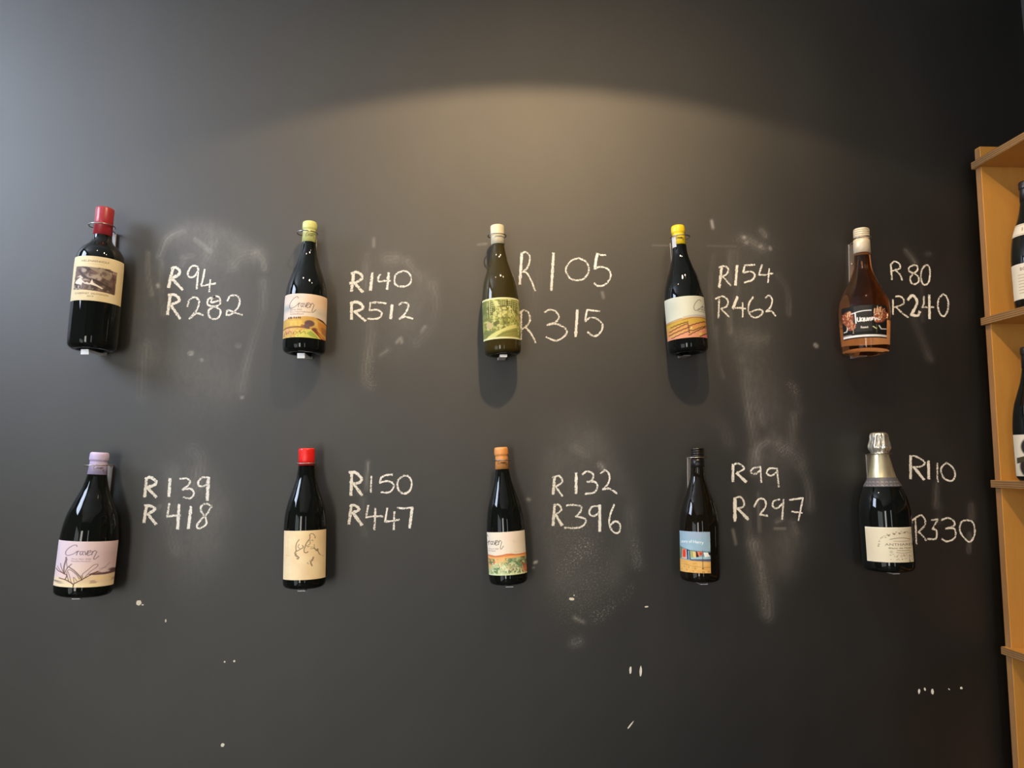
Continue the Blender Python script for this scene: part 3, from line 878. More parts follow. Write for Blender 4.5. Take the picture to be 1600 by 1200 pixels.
def art_green():
    A = Art(220, 230, (178, 182, 96))
    A.noise(9, 9, (130, 132, 66), .9, .42, .62, seed=31)
    A.noise(16, 16, (222, 220, 138), .85, .55, .66, seed=33)
    A.poly([(0, .0), (.13, 0), (.12, .5), (0, .52)], (112, 122, 72), .75)
    A.poly([(.18, .10), (.98, .06), (.98, .28), (.80, .30), (.70, .18), (.44, .22), (.36, .12), (.28, .14), (.26, .4), (.18, .4)], (205, 206, 128), .7)
    for i in range(16):
        for j in range(7):
            u, v = .20 + .047 * i, .10 + .047 * j - .02 * math.sin(i / 15 * math.pi)
            if (u > .72 and v < .34 - (u < .78) * .1) or (.42 < u <= .72 and v < .24) or (u < .30 and v < .42):
                A.poly([(u, v), (u + .028, v), (u + .028, v + .030), (u, v + .030)], (40, 38, 12), 1)
    A.poly([(.15, .06), (.175, .06), (.175, .48), (.15, .48)], (48, 46, 20), .9)
    A.poly([(.655, .04), (.675, .04), (.675, .2), (.655, .2)], (48, 46, 20), .9)
    A.poly([(.30, .08), (.38, .07), (.48, .24), (.45, .28), (.32, .2)], (228, 226, 150))
    A.poly([(.44, .26), (.62, .22), (.66, .34), (.52, .50), (.38, .46), (.46, .38)], (226, 222, 140))
    A.poly([(.66, .22), (.72, .20), (.90, .40), (.86, .46), (.70, .30)], (230, 226, 150))
    A.poly([(.28, .36), (.40, .28), (.42, .36), (.32, .50), (.26, .52)], (222, 218, 138), .85)
    A.blob(.73, .42, .08, .08, (226, 222, 140), .8)
    A.noise(26, 26, (100, 100, 46), .8, .55, .68, (.2, .95, .2, .66), 35)
    A.stroke([(.52, .30), (.50, .44), (.58, .54)], .014, (110, 108, 50), .8)
    A.stroke([(.82, .32), (.88, .44), (.93, .52)], .02, (120, 116, 50), .8)
    A.poly([(.26, .60), (.42, .56), (.44, .64), (.30, .68)], (92, 90, 46), .8)
    A.poly([(.08, .62), (.16, .56), (.28, .66), (.22, .76), (.10, .70)], (212, 188, 130), .9)
    A.blob(.94, .48, .07, .09, (210, 190, 120), .9)
    A.blob(.42, .74, .12, .06, (205, 204, 124), .9)
    A.noise(22, 22, (96, 98, 48), .7, .52, .64, (.28, .56, .66, .82), 36)
    A.poly([(.06, .95), (.35, .82), (.80, .66), (.88, .64), (.90, .72), (.50, .84), (.28, .97)], (228, 224, 138))
    A.poly([(.28, .97), (.55, .84), (.90, .73), (.98, .97)], (150, 148, 74), .9)
    A.stroke([(.40, .93), (.6, .86), (.9, .8)], .02, (120, 118, 55), .6)
    for v in (.70, .78, .87): A.blob(.935, v, .02, .025, (240, 236, 170), .9)
    A.poly([(0, .80), (.06, .74), (.3, .82), (.05, .97), (0, .97)], (124, 134, 74), .8)
    A.poly([(0, 0), (1, 0), (1, .045), (0, .045)], (238, 236, 178))
    A.poly([(0, .955), (1, .955), (1, 1), (0, 1)], (238, 236, 178))
    return A


def art_vine():
    A = Art(220, 220, (222, 224, 205))
    A.blob(.2, .25, .3, .25, (198, 206, 190), .7, 1)
    A.blob(.5, .3, .3, .4, (232, 232, 208), .7, 1)
    A.blob(.85, .50, .4, .06, (196, 194, 206), .9, .8)
    A.poly([(0, .58), (.2, .56), (.4, .52), (.6, .505), (1, .50), (1, 1), (0, 1)], (214, 168, 96))
    A.stroke([(0, .58), (.2, .55), (.38, .52)], .010, (105, 100, 95), .9)
    A.stroke([(.42, .50), (.7, .47), (1, .48)], .010, (130, 128, 135), .8)
    A.stroke([(0, .62), (.28, .59), (.55, .545), (.68, .525), (1, .53)], .012, (98, 70, 35), .9)
    A.poly([(0, .63), (.35, .575), (.62, .56), (1, .55), (1, .62), (.55, .64), (0, .72)], (214, 178, 62), .85)
    A.poly([(0, .76), (.3, .70), (.6, .68), (1, .60), (1, .74), (.5, .82), (0, .90)], (232, 150, 100), .7)
    A.poly([(0, .92), (.4, .84), (.8, .78), (1, .70), (1, 1), (0, 1)], (238, 160, 130), .8)
    A.poly([(.88, .86), (1, .78), (1, 1), (.86, 1)], (235, 130, 135), .9)
    for k, (a, b) in enumerate((((.06, .80), (.5, .66)), ((.05, .88), (.58, .74)), ((.10, .96), (.60, .82)), ((.52, .94), (.97, .74)), ((.55, .72), (.98, .60)), ((.62, .84), (1, .70)), ((.8, .98), (1, .88)), ((.1, .70), (.5, .62)))):
        n = 9
        A.stroke([(a[0] + (b[0] - a[0]) * t / n, a[1] + (b[1] - a[1]) * t / n + .012 * (t % 2)) for t in range(n + 1)], .024, (96, 54, 26), .95, smooth=False)
        for t in range(7):
            q = (t + .5) / 7
            A.blob(a[0] + (b[0] - a[0]) * q, a[1] + (b[1] - a[1]) * q - .03, .034, .024, (214, 176, 62), .9)
    A.poly([(.51, .60), (.53, .60), (.56, .90), (.53, .90)], (120, 70, 62))
    A.blob(.60, .77, .035, .04, (240, 220, 120), .9)
    A.blob(.82, .92, .05, .04, (232, 210, 110), .8)
    sign(A, .70, .085, .62, (70, 68, 66), 1.05, .013)
    for k in range(2): A.text(('Chenin Blanc', 'Stellenbosch')[k], .985, .325 + .05 * k, .032, (105, 103, 105), .36)
    return A


def art_black():
    A = Art(230, 220, (10, 10, 10))
    A.poly([(.28, .01), (.68, .01), (.68, .80), (.28, .80)], (52, 50, 48), .8)
    A.noise(5, 5, (36, 36, 36), .5, .4, .7, (.28, .70, 0, .8), 3)
    for (u, v, ru, rv, sd) in ((.14, .36, .15, .24, 1), (.20, .62, .11, .14, 2), (.86, .30, .145, .25, 3), (.80, .42, .10, .14, 4)):
        A.blob(u, v, ru, rv, (150, 78, 52), 1, .25)
        r = random.Random(sd)
        for q in range(46):
            th, rr = r.random() * 6.28, math.sqrt(r.random()) * .92
            cu, cv = u + ru * rr * math.cos(th), v + rv * rr * math.sin(th)
            L = .05
            col = r.choice([(238, 190, 140), (226, 140, 100), (245, 215, 170), (196, 96, 66), (120, 60, 45)])
            A.stroke([(cu, cv), (cu + L * .6 * math.cos(th) * .5, cv - L * r.random() * 1.4)], .014, col, .9)
    for u, v in ((.15, .17), (.20, .16), (.74, .12), (.80, .08), (.85, .07)): A.stroke([(u, v), (u - .015 + .03 * (u > .8), v + .14)], .028, (240, 195, 150), .95)
    A.stroke([(.72, .32), (.79, .27), (.84, .28)], .018, (250, 230, 200), .95)
    A.stroke([(.23, .235), (.34, .20), (.48, .175), (.66, .165)], .028, (250, 250, 248))
    A.stroke([(.31, .21), (.315, .36), (.32, .53)], .030, (250, 250, 248))
    x = .355
    for st in ([(0, .37), (.0, .46), (.03, .49), (.055, .45), (.06, .37), (.062, .49)], [(.13, .39), (.09, .40), (.085, .47), (.12, .48), (.14, .40), (.145, .50)],
               [(.165, .39), (.17, .47), (.20, .48), (.215, .39), (.22, .48)], [(.245, .40), (.25, .48), (.265, .40), (.29, .40), (.295, .48)],
               [(.32, .38), (.325, .46), (.345, .39), (.375, .39), (.39, .47), (.42, .40), (.46, .45), (.50, .44)]):
        A.stroke([(x + p[0], p[1]) for p in st], .026, (252, 252, 250))
    A.text('Rosé', .505, .675, .07, (235, 228, 215), .17)
    A.blob(.505, .685, .1, .028, (235, 228, 215), .7, .6)
    A.stroke([(.70, .66), (.745, .70), (.775, .72)], .028, (225, 225, 170))
    A.stroke([(.03, .76), (.09, .755), (.12, .65)], .028, (225, 222, 215), 1, 1, False)
    A.stroke([(.83, .63), (.88, .73), (.98, .715)], .030, (225, 222, 215), 1, 1, False)
    A.stroke([(.235, .70), (.25, .76), (.245, .84)], .02, (190, 165, 120), .8)
    A.stroke([(.775, .60), (.78, .72), (.775, .84)], .014, (110, 120, 70), .8)
    A.poly([(0, .855), (.2, .865), (.2, .93), (0, .93)], (150, 148, 145), .8)
    A.poly([(0, .90), (1, .90), (1, .965), (0, .965)], (248, 246, 242))
    A.poly([(0, .965), (1, .965), (1, 1), (0, 1)], (14, 12, 10))
    return A


def art_lilac():
    A = Art(230, 220, (222, 202, 208))
    A.blob(.92, .3, .35, .5, (196, 170, 180), .8, 1)
    A.blob(.4, .62, .3, .25, (232, 212, 198), .8, 1)
    A.blob(.12, .72, .2, .16, (238, 208, 196), .8, 1)
    A.poly([(0, .80), (.3, .80), (.6, .74), (1, .72), (1, 1), (0, 1)], (236, 214, 170), .8)
    A.blob(.5, .96, .6, .08, (246, 230, 186), .9, .8)
    A.blob(.8, .81, .25, .05, (240, 214, 160), .9, .8)
    A.noise(6, 22, (150, 116, 100), .6, .5, .66, (.45, 1, .80, .92), 4)
    A.poly([(.56, .72), (.70, .665), (.78, .69), (.9, .68), (1, .62), (1, .72), (.85, .735), (.65, .735)], (92, 62, 66), .95)
    A.poly([(.62, .69), (.72, .655), (.80, .68), (.7, .70)], (170, 120, 110), .8)
    A.blob(.95, .64, .08, .05, (80, 55, 66), .9, .6)
    A.blob(.05, .89, .14, .025, (112, 88, 84), .9, .8)
    A.blob(.12, .92, .1, .02, (170, 150, 100), .8, .8)
    br = (96, 66, 56)
    A.stroke([(.35, .985), (.345, .93), (.26, .87), (.20, .84), (.10, .815)], .020, br)
    A.stroke([(.345, .93), (.44, .86), (.52, .80), (.60, .74), (.72, .66)], .020, br)
    A.stroke([(.20, .84), (.22, .78), (.22, .74), (.17, .71), (.06, .66), (.02, .62)], .018, br)
    for st, w in (([(.17, .71), (.16, .56), (.18, .40), (.175, .36)], .03), ([(.17, .71), (.12, .60), (.09, .50)], .016), ([(.15, .70), (.08, .63), (.04, .57)], .014),
                  ([(.18, .72), (.21, .60), (.24, .55), (.28, .50)], .02), ([(.22, .60), (.19, .45), (.20, .40)], .014),
                  ([(.27, .88), (.22, .70), (.26, .62), (.38, .72), (.44, .82)], .016), ([(.24, .56), (.34, .64), (.44, .76), (.48, .84)], .024),
                  ([(.32, .92), (.27, .76), (.24, .67)], .013), ([(.36, .90), (.34, .78), (.40, .86)], .012), ([(.50, .82), (.48, .72), (.56, .62), (.64, .52), (.69, .50)], .014),
                  ([(.52, .79), (.60, .66), (.70, .56), (.71, .50)], .013), ([(.48, .84), (.46, .74)], .012), ([(.60, .73), (.74, .65), (.84, .56), (.90, .48)], .008), ([(.74, .60), (.86, .58)], .007)):
        A.stroke(st, w, br, .8)
    sign(A, .15, .075, .56, (128, 108, 122), 1.08, .017)
    for k in range(2): A.text(('Pinot Noir 2020', 'Stellenbosch')[k], .43, .385 + .047 * k, .032, (150, 118, 122), .32)
    return A


def art_sketch():
    A = Art(210, 260, (244, 222, 178))
    A.noise(4, 5, (238, 208, 164), .6, .4, .7, seed=41)
    A.blob(.9, .2, .5, .5, (230, 200, 156), .6, 1)
    p = (112, 92, 62)
    for st, w in (([(.36, .18), (.30, .26), (.29, .36), (.31, .41), (.38, .38), (.46, .34), (.44, .30)], .022), ([(.36, .27), (.34, .33), (.38, .36)], .015), ([(.30, .41), (.27, .46), (.33, .52), (.36, .54), (.34, .57), (.32, .56)], .03),
                  ([(.31, .46), (.27, .50), (.32, .53)], .014), ([(.60, .10), (.62, .07), (.68, .07), (.72, .11), (.74, .15), (.72, .16)], .018), ([(.61, .10), (.61, .16), (.58, .20)], .022),
                  ([(.58, .20), (.53, .26), (.50, .33), (.48, .39), (.49, .44), (.54, .45), (.57, .43)], .024), ([(.58, .20), (.64, .20), (.69, .20), (.67, .22)], .012), ([(.61, .22), (.62, .27), (.57, .30)], .016),
                  ([(.53, .30), (.57, .33), (.60, .32)], .016), ([(.63, .37), (.70, .37), (.72, .34), (.71, .29)], .014), ([(.63, .34), (.69, .34)], .01),
                  ([(.71, .36), (.76, .40), (.80, .39), (.80, .42), (.76, .42)], .026), ([(.80, .42), (.83, .48), (.86, .51)], .02), ([(.86, .51), (.92, .54), (.96, .55)], .006),
                  ([(.70, .55), (.68, .60), (.64, .65), (.67, .72)], .03), ([(.66, .59), (.62, .62), (.60, .62)], .009), ([(.57, .64), (.56, .67), (.60, .68)], .01), ([(.68, .56), (.70, .62)], .008)):
        A.stroke(st, w, p, .85, 1.24)
    for v in (.1, .2, .3, .4): A.stroke([(.10, v), (.105, v + .07)], .012, (222, 196, 146), .7)
    A.stroke([(.06, .505), (.14, .505)], .012, (205, 178, 130), .7)
    return A


def art_orange():
    A = Art(210, 220, (240, 226, 205))
    A.blob(.6, .12, .4, .2, (246, 222, 205), .8, 1)
    A.blob(.95, .2, .3, .3, (224, 212, 190), .7, 1)
    A.noise(10, 10, (215, 205, 195), .4, .55, .7, (.6, 1, .2, .5), 2)
    A.poly([(0, .52), (.2, .545), (.35, .53), (.5, .505), (.62, .505), (.75, .53), (1, .52), (1, .62), (0, .62)], (226, 140, 84))
    A.poly([(0, .57), (.2, .59), (.6, .56), (.9, .56), (1, .58), (1, .70), (0, .74)], (240, 184, 110), .9)
    A.stroke([(0, .525), (.2, .56), (.35, .545), (.5, .515), (.64, .53), (.9, .535)], .012, (180, 92, 50), .8)
    A.poly([(0, .6), (.1, .62), (.2, .7), (.15, .8), (0, .82)], (222, 122, 76), .8)
    A.poly([(0, .80), (.3, .70), (.5, .64), (.8, .60), (1, .60), (1, 1), (0, 1)], (196, 204, 150))
    A.noise(14, 14, (96, 130, 80), .95, .46, .62, (0, 1, .62, .97), 7)
    A.noise(18, 18, (228, 190, 120), .85, .55, .66, (0, .6, .60, .86), 8)
    A.noise(22, 22, (120, 150, 120), .8, .5, .62, (.45, .95, .60, .84), 9)
    A.noise(26, 26, (234, 236, 200), .8, .55, .64, (.1, .95, .72, 1), 10)
    A.noise(20, 20, (150, 66, 46), .95, .48, .6, (.85, 1, .60, .97), 11)
    A.blob(.98, .88, .14, .12, (216, 116, 78), .9, .7)
    for q in range(8): A.stroke([(.55 + .03 * (q % 4), .96 - .02 * q), (.60 + .03 * (q % 4), .88 - .02 * q)], .010, (140, 100, 90), .7)
    A.blob(.3, 1.0, .6, .07, (220, 232, 180), .9, .8)
    A.noise(24, 30, (100, 130, 70), .8, .5, .6, (.05, .25, .92, .97), 13)
    sign(A, -.17, .06, .60, (72, 68, 50), 1.10, .015)
    for k in range(2): A.text(('Cinsault 2020', 'Firs Vineyard')[k], (.16, .12)[k], .385 + .047 * k, .033, (150, 120, 100), (.27, .19)[k])
    return A


def art_beach():
    A = Art(200, 250, (150, 182, 202))
    A.blob(.6, .06, .6, .14, (166, 178, 200), .8, 1)
    A.noise(5, 5, (160, 200, 212), .7, .4, .7, (0, 1, .2, .45), 3)
    A.poly([(0, .38), (.15, .40), (.4, .45), (1, .47), (1, .70), (0, .69)], (120, 160, 175))
    A.poly([(.02, .38), (.14, .42), (.12, .66), (0, .67)], (110, 128, 96))
    A.poly([(.13, .43), (.30, .44), (.30, .68), (.10, .68)], (205, 180, 170))
    A.poly([(.15, .44), (.27, .45), (.27, .64), (.14, .64)], (226, 92, 66)); A.blob(.21, .55, .07, .10, (222, 60, 44), 1, .3)
    A.poly([(.30, .43), (.42, .46), (.44, .69), (.33, .69)], (26, 44, 82)); A.poly([(.36, .47), (.395, .48), (.40, .69), (.37, .69)], (150, 190, 205))
    A.poly([(.43, .47), (.52, .47), (.52, .64), (.43, .64)], (170, 175, 110)); A.poly([(.52, .48), (.62, .49), (.62, .63), (.53, .62)], (236, 205, 130))
    A.poly([(.61, .48), (.66, .48), (.71, .63), (.62, .63)], (58, 26, 24)); A.poly([(.65, .48), (.80, .48), (.80, .57), (.70, .60)], (222, 130, 96)); A.poly([(.72, .50), (.79, .50), (.78, .57), (.73, .57)], (190, 74, 60))
    A.poly([(.45, .64), (.80, .60), (1, .62), (1, .68), (.45, .68)], (165, 205, 215), .9)
    A.poly([(.83, .50), (.98, .50), (.98, .60), (.86, .61)], (246, 246, 240)); A.poly([(.94, .50), (1, .50), (1, .57), (.97, .57)], (28, 26, 40))
    A.stroke([(0, .36), (.12, .41), (.36, .455), (.7, .475), (1, .49)], .012, (80, 88, 90), .9, 1.25)
    A.poly([(.42, .675), (1, .655), (1, .72), (.42, .705)], (88, 94, 124))
    A.poly([(0, .69), (.42, .705), (1, .72), (1, 1), (0, 1)], (224, 172, 92))
    A.noise(7, 9, (236, 192, 112), .7, .45, .7, (0, 1, .73, 1), 5)
    A.stroke([(.1, .81), (.35, .82), (.6, .85), (1, .86)], .010, (140, 96, 50), .8, 1.25); A.stroke([(0, .74), (.2, .755)], .01, (170, 110, 60), .7, 1.25); A.stroke([(.5, .79), (.62, .77)], .008, (150, 100, 55), .7, 1.25)
    for u, v in ((.38, .875), (.58, .895), (.2, .86), (.3, .945), (.52, .965), (.8, .97), (.84, .975), (.95, .96), (.1, .94)): A.blob(u, v, .022, .014, (96, 66, 34), .9, .5)
    A.stroke([(.81, .46), (.805, .72), (.805, .89)], .018, (72, 62, 60), .9, 1.25); A.poly([(.77, .905), (.81, .87), (.84, .905)], (96, 60, 34))
    A.text('story of Harry', .46, .245, .072, (240, 244, 240), .76, .9, 0.01, .02)
    return A


def art_anthares():
    A = Art(230, 230, (232, 222, 196))
    A.blob(.35, .5, .25, .7, (238, 232, 204), .8, 1); A.blob(.0, .5, .3, .8, (222, 208, 178), .7, 1)
    g = (120, 112, 86)
    A.stroke([(.48, .345), (.60, .315), (.74, .305), (.86, .32), (.94, .35)], .020, g, .8); A.stroke([(.56, .395), (.72, .40), (.93, .395)], .016, (150, 140, 108), .8)
    A.text('ANTHARES', .69, .495, .072, (112, 104, 82), .64)
    A.text('Blanc de Noir', .70, .595, .046, (120, 112, 84), .52, 1, .012)
    A.stroke([(.62, .66), (.76, .665), (.92, .66)], .018, g, .75); A.stroke([(.60, .715), (.74, .735), (.88, .725), (.95, .70)], .018, (150, 140, 108), .8)
    r = random.Random(5)
    for q in range(26):
        th = math.pi * (1.05 + .62 * q / 25)
        u, v = .72 + .50 * math.cos(th), .60 + .46 * math.sin(th)
        A.blob(u + r.uniform(-.03, .03), v + r.uniform(-.03, .03), r.uniform(.012, .026), r.uniform(.010, .024), r.choice([(140, 132, 100), (170, 160, 125), (112, 104, 80)]), .85, .5)
    for u, v in ((.46, .23), (.58, .19), (.70, .175), (.82, .15)): A.blob(u, v, .032, .034, (120, 112, 84), .9, .5)
    for q in range(40):
        A.blob(r.uniform(.46, .96), r.uniform(.77, .93), r.uniform(.010, .024), r.uniform(.008, .018), r.choice([(130, 122, 92), (165, 155, 120), (100, 92, 70)]), .8, .5)
    A.blob(.49, .70, .05, .06, (190, 182, 150), .8, .7)
    A.poly([(.885, .925), (.90, .925), (.905, 1), (.89, 1)], (30, 26, 22))
    A.poly([(0, 0), (1, 0), (1, .03), (0, .03)], (246, 240, 216), .8)
    return A


def art_lines(seed=1):
    A = Art(120, 120, (236, 226, 204))
    A.text('BORDEAUX', .5, .16, .09, (120, 96, 80), .6)
    for k in range(7): A.stroke([(.15, .32 + .085 * k), (.85, .32 + .085 * k)], .018, (150, 130, 112), .8)
    return A


def art_portrait():
    A = Art(160, 160, (232, 222, 200))
    A.blob(.36, .30, .22, .24, (34, 28, 26), 1, .2); A.blob(.40, .33, .13, .15, (200, 180, 155), 1, .2)
    A.blob(.42, .78, .34, .34, (40, 26, 24), 1, .15); A.poly([(.30, .55), (.42, .78), (.54, .54)], (222, 214, 200))
    A.poly([(.05, .56), (.3, .50), (.3, .62), (.05, .70)], (70, 64, 40)); A.blob(.28, .82, .08, .10, (150, 46, 52), .9, .4)
    A.blob(.72, .3, .12, .14, (110, 96, 80), .8, .4)
    return A


def lift_lower_row(art, k):
    art.paper = k          # lightens lower-row prints, making up for light lost down the wall
    return art


# ------------------------------------------------------------------ bottles
def label_mesh(name, art, rfun, z0, z1, ang, half, parent, nu=220, nv=220, off=0.0005):
    """curved printed label between heights z0 (bottom) and z1 (top), centred at angle ang (0 = towards -y)"""
    us = np.linspace(0, 1, nu + 1); vs = np.linspace(0, 1, nv + 1)
    U, V = np.meshgrid(us, vs)
    phi = np.arcsin(np.clip((2 * U - 1) * math.sin(half), -1, 1)) + ang
    z = z1 + (z0 - z1) * V
    r = rfun(z) + off
    co = np.stack([r * np.sin(phi), -r * np.cos(phi), z], -1).reshape(-1, 3).astype(np.float32)
    i = np.arange(nu)[None, :] + (np.arange(nv) * (nu + 1))[:, None]
    quads = np.stack([i, i + nu + 1, i + nu + 2, i + 1], -1).reshape(-1, 4)
    me = bpy.data.meshes.new(name)
    me.vertices.add(len(co)); me.vertices.foreach_set('co', co.ravel())
    me.loops.add(quads.size); me.loops.foreach_set('vertex_index', quads.ravel().astype(np.int32))
    me.polygons.add(len(quads)); me.polygons.foreach_set('loop_start', np.arange(0, quads.size, 4, dtype=np.int32))
    me.update(calc_edges=True)
    h, w = art.a.shape[:2]
    x = np.clip(U * w - .5, 0, w - 1.001); y = np.clip(V * h - .5, 0, h - 1.001)
    xi, yi = x.astype(int), y.astype(int); fx, fy = (x - xi)[..., None], (y - yi)[..., None]
    a = art.a * np.array((0.985, 1.0, 1.02)) * getattr(art, 'paper', 0.8)  # per-label brightness, lifted in the lower row against the falling light
    c = (a[yi, xi] * (1 - fx) * (1 - fy) + a[yi, xi + 1] * fx * (1 - fy) + a[yi + 1, xi] * (1 - fx) * fy + a[yi + 1, xi + 1] * fx * fy)
    rgba = np.concatenate([c, np.ones(c.shape[:2] + (1,))], -1).reshape(-1, 4).astype(np.float32)
    at_ = me.attributes.new('print', 'FLOAT_COLOR', 'POINT')
    at_.data.foreach_set('color', rgba.ravel())
    return link(name, me, M['print'], parent, True)


PROF = {
    'bordeaux': [(.0, .30), (.19, .385), (.225, .40), (.25, .47), (.275, .62), (.31, .84), (.35, .95), (.40, .99), (.45, 1), (.90, 1), (.965, .985), (.985, .93), (1, .80)],
    'burgundy_a': [(.0, .28), (.15, .32), (.22, .37), (.32, .53), (.42, .76), (.52, .93), (.57, .97), (.63, 1), (.94, 1), (.97, .985), (.99, .92), (1, .80)],
    'burgundy_b': [(.0, .28), (.15, .335), (.25, .45), (.35, .66), (.45, .865), (.56, .97), (.63, 1), (.94, 1), (.97, .985), (.99, .92), (1, .80)],
    'burgundy_c': [(.0, .30), (.12, .375), (.20, .43), (.30, .62), (.395, .83), (.49, .96), (.58, 1), (.94, 1), (.97, .985), (.99, .92), (1, .80)],
    'burgundy_d': [(.0, .28), (.147, .345), (.21, .37), (.317, .545), (.42, .785), (.52, .945), (.61, 1), (.94, 1), (.97, .985), (.99, .92), (1, .80)],
    'rose': [(.0, .26), (.20, .32), (.316, .37), (.417, .55), (.518, .82), (.60, .985), (.68, 1.03), (.80, 1.0), (.92, .96), (.975, .93), (.993, .87), (1, .72)],
    'sparkling': [(.0, .28), (.156, .33), (.25, .42), (.335, .54), (.40, .73), (.495, .92), (.60, 1), (.94, 1), (.97, .985), (.99, .92), (1, .80)],
}


def make_bottle(top, bot, wpx, prof, glass, label, yt=-0.046, yb=-0.052, cap=None, art=None, lab=None, name='wine_bottle', group='priced wine bottles hung on the wall'):
    """top/bot: where the ends of its axis stand on the wall's photograph, taken yt/yb in front of the wall"""
    T, B = at(*top, yt), at(*bot, yb)
    return bottle_at(B, T, wpx * (CAM - (T + B) / 2).length / FPX / 2 * 1.0, prof, glass, label, cap, art, lab, name, group)


def bottle_at(B, T, R, prof, glass, label, cap=None, art=None, lab=None, name='wine_bottle', group=None):
    L = (T - B).length
    z = (T - B).normalized()
    toc = (CAM - (T + B) / 2)
    yv = -(toc - z * toc.dot(z)).normalized()          # local -y looks at the camera
    xv = yv.cross(z)
    mat = Matrix(((xv.x, yv.x, z.x, B.x), (xv.y, yv.y, z.y, B.y), (xv.z, yv.z, z.z, B.z), (0, 0, 0, 1)))
    root = empty(name, mat, label, 'bottle', group)
    pr = PROF[prof]
    ts, rs = [p[0] for p in pr], [p[1] * R for p in pr]

    def rfun(zz): return pchip(ts, rs, 1 - np.asarray(zz, float) / L)
    tq = np.concatenate([np.linspace(0.012, 0.94, 90), np.linspace(0.945, 1.0, 14)])
    rq = pchip(ts, rs, tq)
    pf = [(0, L * (1 - .012))] + [(float(r), float(L * (1 - t))) for r, t in zip(rq, tq)]
    pf += [(rs[-1] * .82, 0.0), (rs[-1] * .7, L * .012), (rs[-1] * .4, L * .045), (0, L * .055)]   # the punt
    lathe('glass_body', pf, glass, root)
    if cap: cap(root, L, R, rfun)
    if art is not None:
        v0, v1, ang, half = lab
        label_mesh('paper_label', art, rfun, L * (1 - v1), L * (1 - v0), rad(ang), rad(half), root)
    return root


def plastic(name, srgb, rough=0.35, **kw): return speckled(name, s2l(srgb), rough, 0.05, 120, **kw)


def ribbon_on(name, strokes, rfun, off, w, ang0, zc, sc, mat, parent):
    """printed strokes wrapped on a round part; strokes in units of sc, x to the right and y down"""
    vs, fs = [], []
    for st in strokes:
        C = catmull(st, 5)
        row = len(vs)
        for i, p in enumerate(C):
            a, b = C[max(i - 1, 0)], C[min(i + 1, len(C) - 1)]
            t = b - a; t = t / max(np.hypot(*t), 1e-9)
            for q in (-.5, .5):
                x, y = (p[0] - .5) * sc - t[1] * w * q, (p[1] - .3) * sc + t[0] * w * q
                zz = zc - y
                r = float(rfun(zz)) + off
                vs.append((r * math.sin(x / r + ang0), -r * math.cos(x / r + ang0), zz))
        for i in range(len(C) - 1): fs.append((row + 2 * i, row + 2 * i + 1, row + 2 * i + 3, row + 2 * i + 2))
    me = bpy.data.meshes.new(name); me.from_pydata(vs, [], fs)
    return link(name, me, mat, parent)


def cap_capsule(srgb, end, k0=.36, k1=.355, lip=True, signed=False, matname='foil', rough=.38, tint=None):
    m = plastic(matname, srgb, rough)

    def f(root, L, R, rfun):
        a, b = k0 * R, k1 * R
        if lip:
            pts = [(0, L), (a * .84, L), (a * .95, L - .0015), (a, L - .005), (a * 1.01, L * (1 - .05)), (a * .99, L * (1 - .056)), (a * .90, L * (1 - .061)), (a * .91, L * (1 - .075)), (b, L * (1 - end))]
        else:
            pts = [(0, L), (a * .88, L), (a * .97, L - .0012), (a, L - .004), (a * .985, L * (1 - .08)), (b, L * (1 - end))]
        pts.append((b * .93, L * (1 - end) - .0002)); pts.append((b * .6, L * (1 - end) + .003))
        o = lathe('capsule', pts, m, root, 56)
        zs = [p[1] for p in pts[1:-2]][::-1]; rr = [p[0] for p in pts[1:-2]][::-1]
        if signed:
            ribbon_on('printed_signature', SIGN, lambda zz: np.interp(zz, zs, rr), .0004, .0007, rad(6), L * (1 - end) + .014, .021, M['ink'], o)
        return o
    return f


def cap_screw(srgb, end, k=.335, matname='screw_cap', tone=(1, 1, 1)):
    m = plastic(matname, srgb, .36, metal=0.15)

    def f(root, L, R, rfun):
        a = k * R
        pts = [(0, L), (a * .86, L), (a * .93, L - .001)]
        for j in range(4):
            zz = L * (1 - .012 - .017 * j)
            pts += [(a * .96, zz), (a * .955, zz - L * .003), (a * .80, zz - L * .0045), (a * .80, zz - L * .0065), (a * .97, zz - L * .008)]
        pts += [(a * .82, L * (1 - .083)), (a * .98, L * (1 - .09)), (a * 1.0, L * (1 - .12)), (a * 1.02, L * (1 - end)), (a * .95, L * (1 - end) - .0003), (a * .6, L * (1 - end) + .003)]
        return lathe('screw_cap', pts, m, root, 56)
    return f


